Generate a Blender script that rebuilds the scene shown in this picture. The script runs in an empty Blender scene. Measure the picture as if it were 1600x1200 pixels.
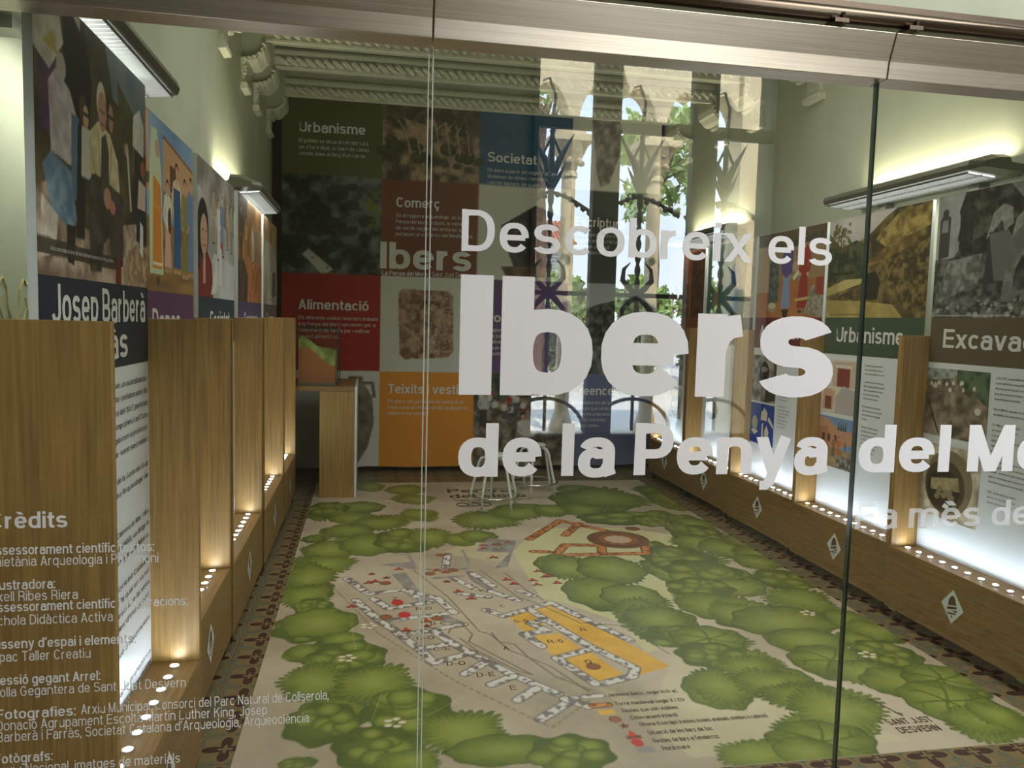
import bpy, math, random
import numpy as np
from mathutils import Matrix, Vector
random.seed(7)
SC = bpy.context.scene
COL = SC.collection

# ------------------------------------------------------------------ camera, world, light, exposure
cam_d = bpy.data.cameras.new('camera'); cam = bpy.data.objects.new('camera', cam_d); COL.objects.link(cam)
cam_d.sensor_width = 36.0; cam_d.lens = 1222.0 / 1600.0 * 36.0; cam_d.clip_start = 0.05
fw = Vector((-225.0, -105.0, 1222.0)).normalized()
dn = Vector((-400.0, 15680.0, 1222.0)); dn = (dn - dn.dot(fw) * fw).normalized()
rt = dn.cross(fw)                                   # room axes seen from the lens (x right, y down, z ahead)
RM = Matrix((rt, fw, -dn))                          # lens -> room
cx, cy, cz = RM.col[0].copy(), -RM.col[1], -RM.col[2]
cam.matrix_world = Matrix(((cx[0], cy[0], cz[0], 0.0), (cx[1], cy[1], cz[1], 0.0), (cx[2], cy[2], cz[2], 1.6), (0, 0, 0, 1)))
SC.camera = cam

vs = SC.view_settings
vs.view_transform = 'Standard'; vs.look = 'None'; vs.gamma = 1.0; vs.use_curve_mapping = False
vs.exposure = 0.22
SC.cycles.use_denoising = True
SC.cycles.max_bounces = 8; SC.cycles.transparent_max_bounces = 16
SC.cycles.sample_clamp_indirect = 6.0
SC.cycles.caustics_reflective = False; SC.cycles.caustics_refractive = False

W = bpy.data.worlds.new('sky'); SC.world = W; W.use_nodes = True
nt = W.node_tree; nt.nodes.clear()
o_ = nt.nodes.new('ShaderNodeOutputWorld'); b_ = nt.nodes.new('ShaderNodeBackground')
tc = nt.nodes.new('ShaderNodeTexCoord'); sx = nt.nodes.new('ShaderNodeSeparateXYZ'); rp = nt.nodes.new('ShaderNodeValToRGB')
rp.color_ramp.elements[0].position = 0.0; rp.color_ramp.elements[0].color = (0.80, 0.90, 1.0, 1)
rp.color_ramp.elements[1].position = 0.6; rp.color_ramp.elements[1].color = (0.45, 0.68, 1.0, 1)
nt.links.new(tc.outputs['Generated'], sx.inputs[0]); nt.links.new(sx.outputs['Z'], rp.inputs[0])
nt.links.new(rp.outputs[0], b_.inputs[0]); b_.inputs[1].default_value = 9.0
nt.links.new(b_.outputs[0], o_.inputs[0])

def light(name, kind, loc, energy, color=(1, 1, 1), rot=(0, 0, 0), parent=None, **kw):
    d = bpy.data.lights.new(name, kind); d.energy = energy; d.color = color
    for k, v in kw.items(): setattr(d, k, v)
    o = bpy.data.objects.new(name, d); COL.objects.link(o); o.location = loc; o.rotation_euler = rot
    if parent: o.parent = parent; o.location = Vector(loc) - parent.location
    return o
light('sun', 'SUN', (0, -10, 12), 20.0, (1, .95, .86), (math.radians(-38), math.radians(14), 0), angle=.01)
light('gallery_fill_light', 'AREA', (3.0, -0.9, 4.45), 200.0, (1, .99, .98), shape='RECTANGLE', size=3.2, size_y=2.4)  # added fill lamp without a fixture, brightens the gallery and the lettering
light('room_fill_light', 'AREA', (1.1, 4.6, 4.15), 46.0, (1, .97, .90), shape='RECTANGLE', size=3.2, size_y=2.0, spread=math.radians(125))  # added soft fill over the mat, no ceiling fixture known here

# ------------------------------------------------------------------ helpers
def lin(c):
    c = np.asarray(c, float) / 255.0
    return np.where(c <= .04045, c / 12.92, ((c + .055) / 1.055) ** 2.4)
def L4(r, g, b): return tuple(float(v) for v in lin((r, g, b))) + (1.0,)
MATS = {}
def mat(name, rgb=(128, 128, 128), rough=.6, metal=0.0, emit=None, es=1.0, noise=0.0, nscale=8.0, stretch=(1, 1, 1), spec=.4, bump=0.0):
    if name in MATS: return MATS[name]
    m = bpy.data.materials.new(name); m.use_nodes = True; t = m.node_tree; p = t.nodes['Principled BSDF']
    p.inputs['Base Color'].default_value = L4(*rgb); p.inputs['Roughness'].default_value = rough
    p.inputs['Metallic'].default_value = metal; p.inputs['Specular IOR Level'].default_value = spec
    if noise or bump:
        c = t.nodes.new('ShaderNodeTexCoord'); mp = t.nodes.new('ShaderNodeMapping'); mp.inputs['Scale'].default_value = stretch
        n = t.nodes.new('ShaderNodeTexNoise'); n.inputs['Scale'].default_value = nscale; n.inputs['Detail'].default_value = 5
        t.links.new(c.outputs['Object'], mp.inputs[0]); t.links.new(mp.outputs[0], n.inputs['Vector'])
        if noise:
            r = t.nodes.new('ShaderNodeValToRGB')
            r.color_ramp.elements[0].position = .3; r.color_ramp.elements[1].position = .7
            r.color_ramp.elements[0].color = L4(*[max(0, v * (1 - noise)) for v in rgb])
            r.color_ramp.elements[1].color = L4(*[min(255, v * (1 + noise)) for v in rgb])
            t.links.new(n.outputs['Fac'], r.inputs[0]); t.links.new(r.outputs[0], p.inputs['Base Color'])
        if bump:
            bn = t.nodes.new('ShaderNodeBump'); bn.inputs['Strength'].default_value = bump; bn.inputs['Distance'].default_value = .01
            t.links.new(n.outputs['Fac'], bn.inputs['Height']); t.links.new(bn.outputs[0], p.inputs['Normal'])
    if emit:
        p.inputs['Emission Color'].default_value = (*emit, 1); p.inputs['Emission Strength'].default_value = es
    MATS[name] = m
    return m
def print_mat(name, rough=.5, spec=.3):
    if name in MATS: return MATS[name]
    m = mat(name, (200, 200, 200), rough, spec=spec); t = m.node_tree
    a = t.nodes.new('ShaderNodeAttribute'); a.attribute_name = 'Col'
    t.links.new(a.outputs['Color'], t.nodes['Principled BSDF'].inputs['Base Color'])
    return m
def glass_mat(name, tint, refl, rough=0.0):
    if name in MATS: return MATS[name]
    m = bpy.data.materials.new(name); m.use_nodes = True; t = m.node_tree; t.nodes.clear()
    o = t.nodes.new('ShaderNodeOutputMaterial'); mx = t.nodes.new('ShaderNodeMixShader')
    a = t.nodes.new('ShaderNodeBsdfTransparent'); a.inputs[0].default_value = (*tint, 1)
    g = t.nodes.new('ShaderNodeBsdfGlossy'); g.inputs['Roughness'].default_value = rough; g.inputs[0].default_value = (1, 1, 1, 1)
    mx.inputs[0].default_value = refl
    t.links.new(a.outputs[0], mx.inputs[1]); t.links.new(g.outputs[0], mx.inputs[2]); t.links.new(mx.outputs[0], o.inputs[0])
    MATS[name] = m
    return m

BASE = {}
def base_of(p):
    return BASE.get(p.name, Vector((0, 0, 0))) if p else Vector((0, 0, 0))
def tag(o, label=None, cat=None, group=None, kind=None):
    if label: o['label'] = label
    if cat: o['category'] = cat
    if group: o['group'] = group
    if kind: o['kind'] = kind
    return o
def thing(name, loc, label, cat, group=None):
    o = bpy.data.objects.new(name, None); COL.objects.link(o); o.location = loc; o.empty_display_size = .05
    BASE[o.name] = Vector(loc)
    return tag(o, label, cat, group)
class MB:
    def __init__(s): s.v = []; s.f = []; s.m = []
    def add(s, vs, fs, mi=0):
        n = len(s.v); s.v += [tuple(p) for p in vs]; s.f += [tuple(i + n for i in f) for f in fs]; s.m += [mi] * len(fs); return s
    def box(s, x0, x1, y0, y1, z0, z1, mi=0):
        if x0 > x1: x0, x1 = x1, x0
        if y0 > y1: y0, y1 = y1, y0
        return s.add([(x0, y0, z0), (x1, y0, z0), (x1, y1, z0), (x0, y1, z0), (x0, y0, z1), (x1, y0, z1), (x1, y1, z1), (x0, y1, z1)],
                     [(0, 3, 2, 1), (4, 5, 6, 7), (0, 1, 5, 4), (1, 2, 6, 5), (2, 3, 7, 6), (3, 0, 4, 7)], mi)
    def tube(s, path, r, n=10, mi=0, caps=True, closed=False):
        P = [Vector(p) for p in path]; N = len(P); rs = r if isinstance(r, (list, tuple)) else [r] * N
        rings = []; up = Vector((0, 0, 1))
        prev = None
        for i, p in enumerate(P):
            a = P[(i - 1) % N] if (i > 0 or closed) else p; b = P[(i + 1) % N] if (i < N - 1 or closed) else p
            d = (b - a).normalized()
            if prev is None:
                u = d.cross(up)
                if u.length < 1e-4: u = d.cross(Vector((1, 0, 0)))
            else:
                u = prev - prev.dot(d) * d
            u.normalize(); prev = u; w = d.cross(u)
            rings.append([p + (u * math.cos(t) + w * math.sin(t)) * rs[i] for t in [2 * math.pi * k / n for k in range(n)]])
        vs = [q for rg in rings for q in rg]; fs = []
        for i in range(N if closed else N - 1):
            j = (i + 1) % N
            for k in range(n): fs.append((i * n + k, i * n + (k + 1) % n, j * n + (k + 1) % n, j * n + k))
        if caps and not closed: fs += [tuple(range(n))[::-1], tuple(range((N - 1) * n, N * n))]
        return s.add(vs, fs, mi)
    def disc(s, c, r, ax=2, n=20, mi=0):
        vs = []
        for k in range(n):
            t = 2 * math.pi * k / n; q = [math.cos(t) * r, math.sin(t) * r]; p = list(c); q2 = iter(q)
            for a in range(3):
                if a != ax: p[a] += next(q2)
            vs.append(p)
        return s.add(vs, [tuple(range(n))], mi)
    def prism(s, poly, ax, a0, a1, mi=0):
        """poly = 2D outline; extruded along axis ax from a0 to a1"""
        def mk(p, a):
            q = list(p); q.insert(ax, a); return tuple(q)
        n = len(poly); vs = [mk(p, a0) for p in poly] + [mk(p, a1) for p in poly]
        fs = [tuple(range(n))[::-1], tuple(range(n, 2 * n))] + [(k, (k + 1) % n, n + (k + 1) % n, n + k) for k in range(n)]
        return s.add(vs, fs, mi)
    def lathe(s, prof, c, n=24, mi=0):
        vs = [(c[0] + r * math.cos(2 * math.pi * k / n), c[1] + r * math.sin(2 * math.pi * k / n), c[2] + z) for r, z in prof for k in range(n)]
        fs = [(i * n + k, i * n + (k + 1) % n, (i + 1) * n + (k + 1) % n, (i + 1) * n + k) for i in range(len(prof) - 1) for k in range(n)]
        fs += [tuple(range(n))[::-1], tuple(range((len(prof) - 1) * n, len(prof) * n))]
        return s.add(vs, fs, mi)
    def build(s, name, mats, parent=None, bevel=0, smooth=False, label=None):
        b = base_of(parent); me = bpy.data.meshes.new(name)
        me.from_pydata([(p[0] - b[0], p[1] - b[1], p[2] - b[2]) for p in s.v], [], s.f)
        if not isinstance(mats, (list, tuple)): mats = [mats]
        for m in mats: me.materials.append(m)
        if len(mats) > 1: me.polygons.foreach_set('material_index', s.m)
        if smooth: me.polygons.foreach_set('use_smooth', [True] * len(s.f))
        me.update()
        o = bpy.data.objects.new(name, me); COL.objects.link(o)
        if parent: o.parent = parent
        BASE[o.name] = b
        if bevel:
            md = o.modifiers.new('edge', 'BEVEL'); md.width = bevel; md.segments = 2; md.limit_method = 'ANGLE'
        if label: o['label'] = label
        return o
def struct(o): o['kind'] = 'structure'; return o

# ------------------------------------------------------------------ lettering: a grotesque drawn from strokes
XH = .735
def arc(cx, cy, rx, ry, a0, a1, n=None, e=2.35):
    n = n or max(3, int(abs(a1 - a0) / 15)); out = []
    for k in range(n + 1):
        t = math.radians(a0 + (a1 - a0) * k / n); c, s_ = math.cos(t), math.sin(t)
        out.append((cx + rx * math.copysign(abs(c) ** (2 / e), c), cy + ry * math.copysign(abs(s_) ** (2 / e), s_)))
    return out
def ring(cx, cy, rx, ry, a0, a1, w, h, e=2.2):
    A = arc(cx, cy, rx + w / 2, ry + h / 2, a0, a1, None, e); B = arc(cx, cy, max(.01, rx - w / 2), max(.01, ry - h / 2), a0, a1, None, e)
    return list(zip(B, A)) if a1 > a0 else list(zip(A, B))
ACC = {'à': ('a', '`'), 'è': ('e', '`'), 'é': ('e', "'"), 'í': ('ı', "'"), 'ó': ('o', "'"), 'ò': ('o', '`'), 'ú': ('u', "'"), 'ï': ('ı', ':'), 'À': ('A', '`')}
def glyph(ch, w, h):
    """(width, centre-line strokes) in cap-height units; w/h = stem and bar weight"""
    l = w / 2; b = h / 2; x = XH
    W = .50 + w * 1.0; r = W - l; m = W / 2; t = x - b; ry = (x - h) / 2; rx = m - l; mid = x / 2
    C = .58 + w * 1.0; R = C - l; M = C / 2; T = 1 - b; RY = (1 - h) / 2; RX = M - l
    if ch in ACC:
        bs, ac = ACC[ch]; gw, st = glyph(bs, w, h); c = gw / 2; y0 = (1.06 if bs.isupper() else x + .09)
        if ac == '`': st = st + [[(c - .13, y0 + .17), (c + .04, y0)]]
        elif ac == "'": st = st + [[(c + .13, y0 + .17), (c - .04, y0)]]
        else: st = st + [[(c - .12, y0), (c - .12, y0 + .12)], [(c + .12, y0), (c + .12, y0 + .12)]]
        return gw, st
    bowl = arc(m, mid, rx, ry, 0, 360)
    S = None
    if ch == ' ': return .22, []
    if ch == 'o': S = W, [bowl]
    elif ch == 'b': S = W, [[(l, 0), (l, 1)], bowl]
    elif ch == 'd': S = W, [[(r, 0), (r, 1)], bowl]
    elif ch == 'p': S = W, [[(l, -.27), (l, x)], bowl]
    elif ch == 'q': S = W, [[(r, -.27), (r, x)], bowl]
    elif ch == 'g': S = W, [bowl, [(r, x), (r, -.05)] + arc(m, -.05, rx, .22 - b, 0, -150)]
    elif ch == 'c': S = W * .94, [arc(m, mid, rx, ry, 42, 318)]
    elif ch == 'ç': S = W * .94, [arc(m, mid, rx, ry, 42, 318), [(m, 0), (m + .06, -.1), (m - .08, -.22)]]
    elif ch == 'e': S = W, [arc(m, mid, rx, ry, 0, 325), [(l, mid), (r, mid)]]
    elif ch == 'a':
        S = W * .97, [arc(m, t - .2, rx * .93, .2, 165, 0) + [(r - .02, .12), (r + .02, 0)],
                      [(r - .02, x * .58), (m, x * .56)] + arc(m - .02, x * .30 + b * .3, rx - .02, x * .27, 95, 360 - 20)]
    elif ch == 'n': S = W, [[(l, 0), (l, x)], arc(m, t - .23, rx, .23, 170, 0) + [(r, 0)]]
    elif ch == 'h': S = W, [[(l, 0), (l, 1)], arc(m, t - .23, rx, .23, 170, 0) + [(r, 0)]]
    elif ch == 'u': S = W, [[(r, 0), (r, x)], [(l, x), (l, .23)] + arc(m, b + .23, rx, .23, 180, 350)]
    elif ch == 'm':
        q = (r * 1.62 - l) / 2
        S = r * 1.62 + l, [[(l, 0), (l, x)], arc(l + q / 2, t - .2, q / 2, .2, 170, 0) + [(l + q, 0)], arc(l + 1.5 * q, t - .2, q / 2, .2, 170, 0) + [(l + 2 * q, 0)]]
    elif ch == 'r': S = W * .64, [[(l, 0), (l, x)], [(l, x * .55)] + arc(l + .28, t - .3, .28, .3, 165, 92)]
    elif ch == 's':
        q = ry / 2
        k = W * .93; S = k, [('ring', ring(k / 2, t - q, k / 2 - l - .01, q, 22, 270, w, h) + ring(k / 2, b + q, k / 2 - l, q, 90, -160, w, h))]
    elif ch == 'i': S = w, [[(l, 0), (l, x)], [(l, 1 - max(h, .13)), (l, 1)]]
    elif ch == 'ı': S = w, [[(l, 0), (l, x)]]
    elif ch == 'j': S = w + .08, [[(l + .08, x), (l + .08, -.2), (l - .04, -.24)], [(l + .08, 1 - max(h, .13)), (l + .08, 1)]]
    elif ch == 'l': S = w, [[(l, 0), (l, 1)]]
    elif ch == 't': S = .26 + w * .7, [[(l + .08, .93), (l + .08, .16), (l + .12, b + .02), (.26 + w * .7, b)], [(0, t), (.26 + w * .7, t)]]
    elif ch == 'f': S = .26 + w * .6, [[(l + .08, 0), (l + .08, .84), (l + .14, T - .01), (.26 + w * .6, T)], [(0, t), (.26 + w * .6, t)]]
    elif ch == 'v': S = W, [[(l, x), (m, 0)], [(r, x), (m, 0)]]
    elif ch == 'y': S = W, [[(l, x), (m, .03)], [(r, x), (m - .06, -.16), (m - .14, -.23), (m - .26, -.23)]]
    elif ch == 'w': S = W * 1.45, [[(l, x), (W * .4, 0), (W * .725, x), (W * 1.05, 0), (W * 1.45 - l, x)]]
    elif ch == 'x': S = W, [[(l, x), (r, 0)], [(r, x), (l, 0)]]
    elif ch == 'z': S = W * .9, [[(0, t), (r * .9, t), (l, b), (W * .9, b)]]
    elif ch == 'I': S = w, [[(l, 0), (l, 1)]]
    elif ch == 'L': S = C * .88, [[(l, 1), (l, b), (C * .88, b)]]
    elif ch == 'E': S = C * .95, [[(C * .95, T), (l, T), (l, b), (C * .95, b)], [(l, .52), (C * .9, .52)]]
    elif ch == 'F': S = C * .9, [[(C * .9, T), (l, T), (l, 0)], [(l, .5), (C * .82, .5)]]
    elif ch == 'D': S = C, [[(l, b), (l, T), (M * .9, T)] + arc(M * .9, .5, R - M * .9, RY, 80, -80) + [(M * .9, b), (l, b)]]
    elif ch == 'P': S = C * .95, [[(l, 0), (l, T), (M, T)] + arc(M, T - .25, R * .95 - M, .25, 80, -80) + [(M, T - .5), (l, T - .5)]]
    elif ch == 'R': S = C, [[(l, 0), (l, T), (M, T)] + arc(M, T - .24, R * .97 - M, .24, 80, -80) + [(M, T - .48), (l, T - .48)], [(M, T - .48), (R - .04, .35), (R, 0)]]
    elif ch == 'B': S = C, [[(l, b), (l, T), (M, T)] + arc(M, T - .23, R * .95 - M, .23, 80, -80) + [(M, T - .46), (l, T - .46)],
                            [(M, T - .46)] + arc(M, (T - .46 + b) / 2, R - M, (T - .46 - b) / 2, 80, -80) + [(M, b), (l, b)]]
    elif ch == 'C': S = C * 1.05, [arc(M * 1.05, .5, RX * 1.05, RY, 38, 322)]
    elif ch == 'G': S = C * 1.08, [arc(M * 1.05, .5, RX * 1.05, RY, 38, 330) + [(R * 1.05, .48), (M * 1.1, .48)]]
    elif ch in 'OQ': S = C * 1.1, [arc(M * 1.1, .5, RX * 1.1, RY, 0, 360)] + ([[(M * 1.2, .3), (R * 1.1, 0)]] if ch == 'Q' else [])
    elif ch == 'S':
        q = RY / 2
        S = C, [('ring', ring(M, T - q, RX - .01, q, 22, 270, w, h) + ring(M, b + q, RX, q, 90, -160, w, h))]
    elif ch == 'J': k = C * .85; S = k, [[(k - l, 1), (k - l, b + .22)], ('ring', ring(k / 2, b + .23, k / 2 - l, .23, 0, -165, w, h))]
    elif ch == 'U': S = C, [[(l, 1), (l, .3)] + arc(M, b + .28, RX, .28, 180, 360) + [(R, 1)]]
    elif ch == 'A': S = C * 1.05, [[(l, 0), (M * 1.05, 1)], [(R * 1.05, 0), (M * 1.05, 1)], [(C * .22, .3), (C * .83, .3)]]
    elif ch == 'M': S = C * 1.2, [[(l, 0), (l, 1)], [(C * 1.2 - l, 0), (C * 1.2 - l, 1)], [(l, 1), (M * 1.2, 0)], [(C * 1.2 - l, 1), (M * 1.2, 0)]]
    elif ch == 'N': S = C, [[(l, 0), (l, 1)], [(R, 0), (R, 1)], [(l, 1), (R, 0)]]
    elif ch == 'T': S = C * .95, [[(M * .95, 0), (M * .95, T)], [(0, T), (C * .95, T)]]
    elif ch == 'V': S = C, [[(l, 1), (M, 0)], [(R, 1), (M, 0)]]
    elif ch == 'W': S = C * 1.4, [[(l, 1), (C * .38, 0), (C * .7, 1), (C * 1.02, 0), (C * 1.4 - l, 1)]]
    elif ch == 'X': S = C, [[(l, 1), (R, 0)], [(R, 1), (l, 0)]]
    elif ch == 'Z': S = C * .9, [[(0, T), (R * .9, T), (l, b), (C * .9, b)]]
    elif ch == 'K': S = C, [[(l, 0), (l, 1)], [(R, 1), (l, .42)], [(M, .6), (R, 0)]]
    elif ch == '0': S = W, [arc(m, .5, rx, RY, 0, 360)]
    elif ch == '1': S = W * .7, [[(W * .55, 0), (W * .55, 1)], [(W * .1, .8), (W * .5, .9)]]
    elif ch == '2': S = W, [arc(m, T - .26, rx, .26, 170, -20) + [(l, b), (W, b)]]
    elif ch == '5': S = W, [[(r, T), (l + .04, T), (l, .5)] + arc(m, .33, rx, .3, 120, -160)]
    elif ch == '7': S = W, [[(0, T), (r, T), (m - .05, 0)]]
    elif ch == '8': S = W, [arc(m, T - .22, rx * .92, .22, 0, 360), arc(m, b + .26, rx, .26, 0, 360)]
    elif ch == '9': S = W, [arc(m, T - .3, rx, .3, 0, 360), arc(m, .5, rx, RY, 0, -140)]
    elif ch == '6': S = W, [arc(m, b + .3, rx, .3, 0, 360), arc(m, .5, rx, RY, 180, 40)]
    elif ch == '.': S = w, [[(l, 0), (l, max(h, .12))]]
    elif ch == ',': S = w, [[(l, max(h, .12)), (l, 0), (l - .05, -.14)]]
    elif ch == ':': S = w, [[(l, 0), (l, max(h, .12))], [(l, x - max(h, .12)), (l, x)]]
    elif ch == '·': S = w, [[(l, .4), (l, .4 + max(h, .12))]]
    elif ch in "’'": S = w, [[(l, 1), (l - .03, .75)]]
    elif ch in '-–': S = .34, [[(0, .36), (.34, .36)]]
    elif ch == '|': S = w * .6, [[(l * .6, -.25), (l * .6, 1)]]
    elif ch == '(': S = .25, [[(.23, 1.02), (.1, .7), (.08, .4), (.1, .1), (.23, -.22)]]
    elif ch == ')': S = .25, [[(.02, 1.02), (.15, .7), (.17, .4), (.15, .1), (.02, -.22)]]
    elif ch == 'k': S = W, [[(l, 0), (l, 1)], [(r, x), (l, .3)], [(m, .45), (r, 0)]]
    if S is None: return glyph('o', w, h)
    return S
_gc = {}
def glyph_quads(ch, w, h):
    k = (ch, w, h)
    if k in _gc: return _gc[k]
    gw, st = glyph(ch, w, h); Q = []
    for P in st:
        if P[0] == 'ring':
            P = P[1]
            for (l0, r0), (l1, r1) in zip(P[:-1], P[1:]): Q.append((l0, l1, r1, r0))
            continue
        P = [p for i, p in enumerate(P) if i == 0 or math.dist(p, P[i - 1]) > 1e-4]; n = len(P)
        closed = n > 3 and math.dist(P[0], P[-1]) < 1e-3
        Lp, Rp = [], []
        for i, p in enumerate(P):
            def dr(a, b):
                d = math.dist(a, b) or 1; return ((b[0] - a[0]) / d, (b[1] - a[1]) / d)
            d0 = dr(P[i - 1], p) if i else (dr(P[-2], P[-1]) if closed else dr(p, P[1]))
            d1 = dr(p, P[i + 1]) if i < n - 1 else (dr(P[0], P[1]) if closed else d0)
            tx, ty = d0[0] + d1[0], d0[1] + d1[1]; tl = math.hypot(tx, ty) or 1; tx /= tl; ty /= tl
            cosh = max(.45, tx * d0[0] + ty * d0[1])
            th = math.hypot(w * ty, h * tx) / 2 / cosh
            if n == 2 and abs(tx) > .05 and abs(ty) > .3:      # straight diagonals end flat on the line
                hx = (w * .5) / max(.5, abs(ty)); Lp.append((p[0] - hx, p[1])); Rp.append((p[0] + hx, p[1])); continue
            Lp.append((p[0] - ty * th, p[1] + tx * th)); Rp.append((p[0] + ty * th, p[1] - tx * th))
        ar = lambda p, q, r: (q[0] - p[0]) * (r[1] - p[1]) - (q[1] - p[1]) * (r[0] - p[0])
        for i in range(n - 1):
            q = (Lp[i], Lp[i + 1], Rp[i + 1], Rp[i]); s1, s2 = ar(q[0], q[1], q[2]), ar(q[0], q[2], q[3])
            s3, s4 = ar(q[0], q[1], q[3]), ar(q[1], q[2], q[3])
            if min(s1, s2, s3, s4) < 0 < max(s1, s2, s3, s4):      # tight bend: close the inside to one point
                c = ((P[i][0] + P[i + 1][0]) / 2, (P[i][1] + P[i + 1][1]) / 2)
                for e_ in ((Lp[i], Lp[i + 1]), (Rp[i + 1], Rp[i])): Q.append((e_[0], e_[1], c, c))
            else: Q.append(q)
    _gc[k] = (gw, Q); return _gc[k]
def text_quads(s, cap, width=None, w=.13, h=None, track=1.0):
    h = h or w * (.95 - .8 * w); X = 0; out = []; sb = (.175 - .40 * w) * track
    for ch in s:
        gw, Q = glyph_quads(ch, w, h)
        for q in Q: out.append([(X + a, b_) for a, b_ in q])
        X += gw + sb
    X -= sb
    kx = (width / X) if width else cap
    return [[(a * kx, b_ * cap) for a, b_ in q] for q in out], X * kx
class Lettering:
    """flat lettering collected in surface coordinates, mapped onto a surface by fn(u, v)"""
    def __init__(s, fn): s.fn = fn; s.b = MB(); s.k = 0
    def put(s, text, u, v, cap, width=None, w=.13, mi=0, maxw=None, center=False):
        q, tw = text_quads(text, cap, width, w)
        if maxw and tw > maxw: q, tw = text_quads(text, cap, maxw, w)
        if center: u -= tw / 2
        for k, p in enumerate(q):                               # strokes lie over one another like cut film
            p = p[:3] if p[2] == p[3] else p
            s.b.add([s.fn(u + a, v + c, (k % 97) * 8e-6) for a, c in p], [tuple(range(len(p)))], mi)
        return tw
    def para(s, lines, u, v, cap, lead, width=None, w=.1, mi=0, just=False):
        for i, ln in enumerate(lines):
            if ln: s.put(ln, u, v - i * lead, cap, w=w, mi=mi, maxw=width, width=width if just and len(ln) > 28 else None)
    @staticmethod
    def words(fn, text, u, v, cap, width, w, name, m, parent):
        raw = lambda t: text_quads(t, 1.0, None, w)[1]
        k = width / raw(text); done = ''
        for wd in text.split():
            off = raw(done + wd) - raw(wd); T = Lettering(fn); T.put(wd, u + off * k, v, cap, raw(wd) * k, w=w); T.build(name, m, parent); done += wd + ' '
    def build(s, name, mats, parent, label=None): return s.b.build(name, mats, parent, label=label)

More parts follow.
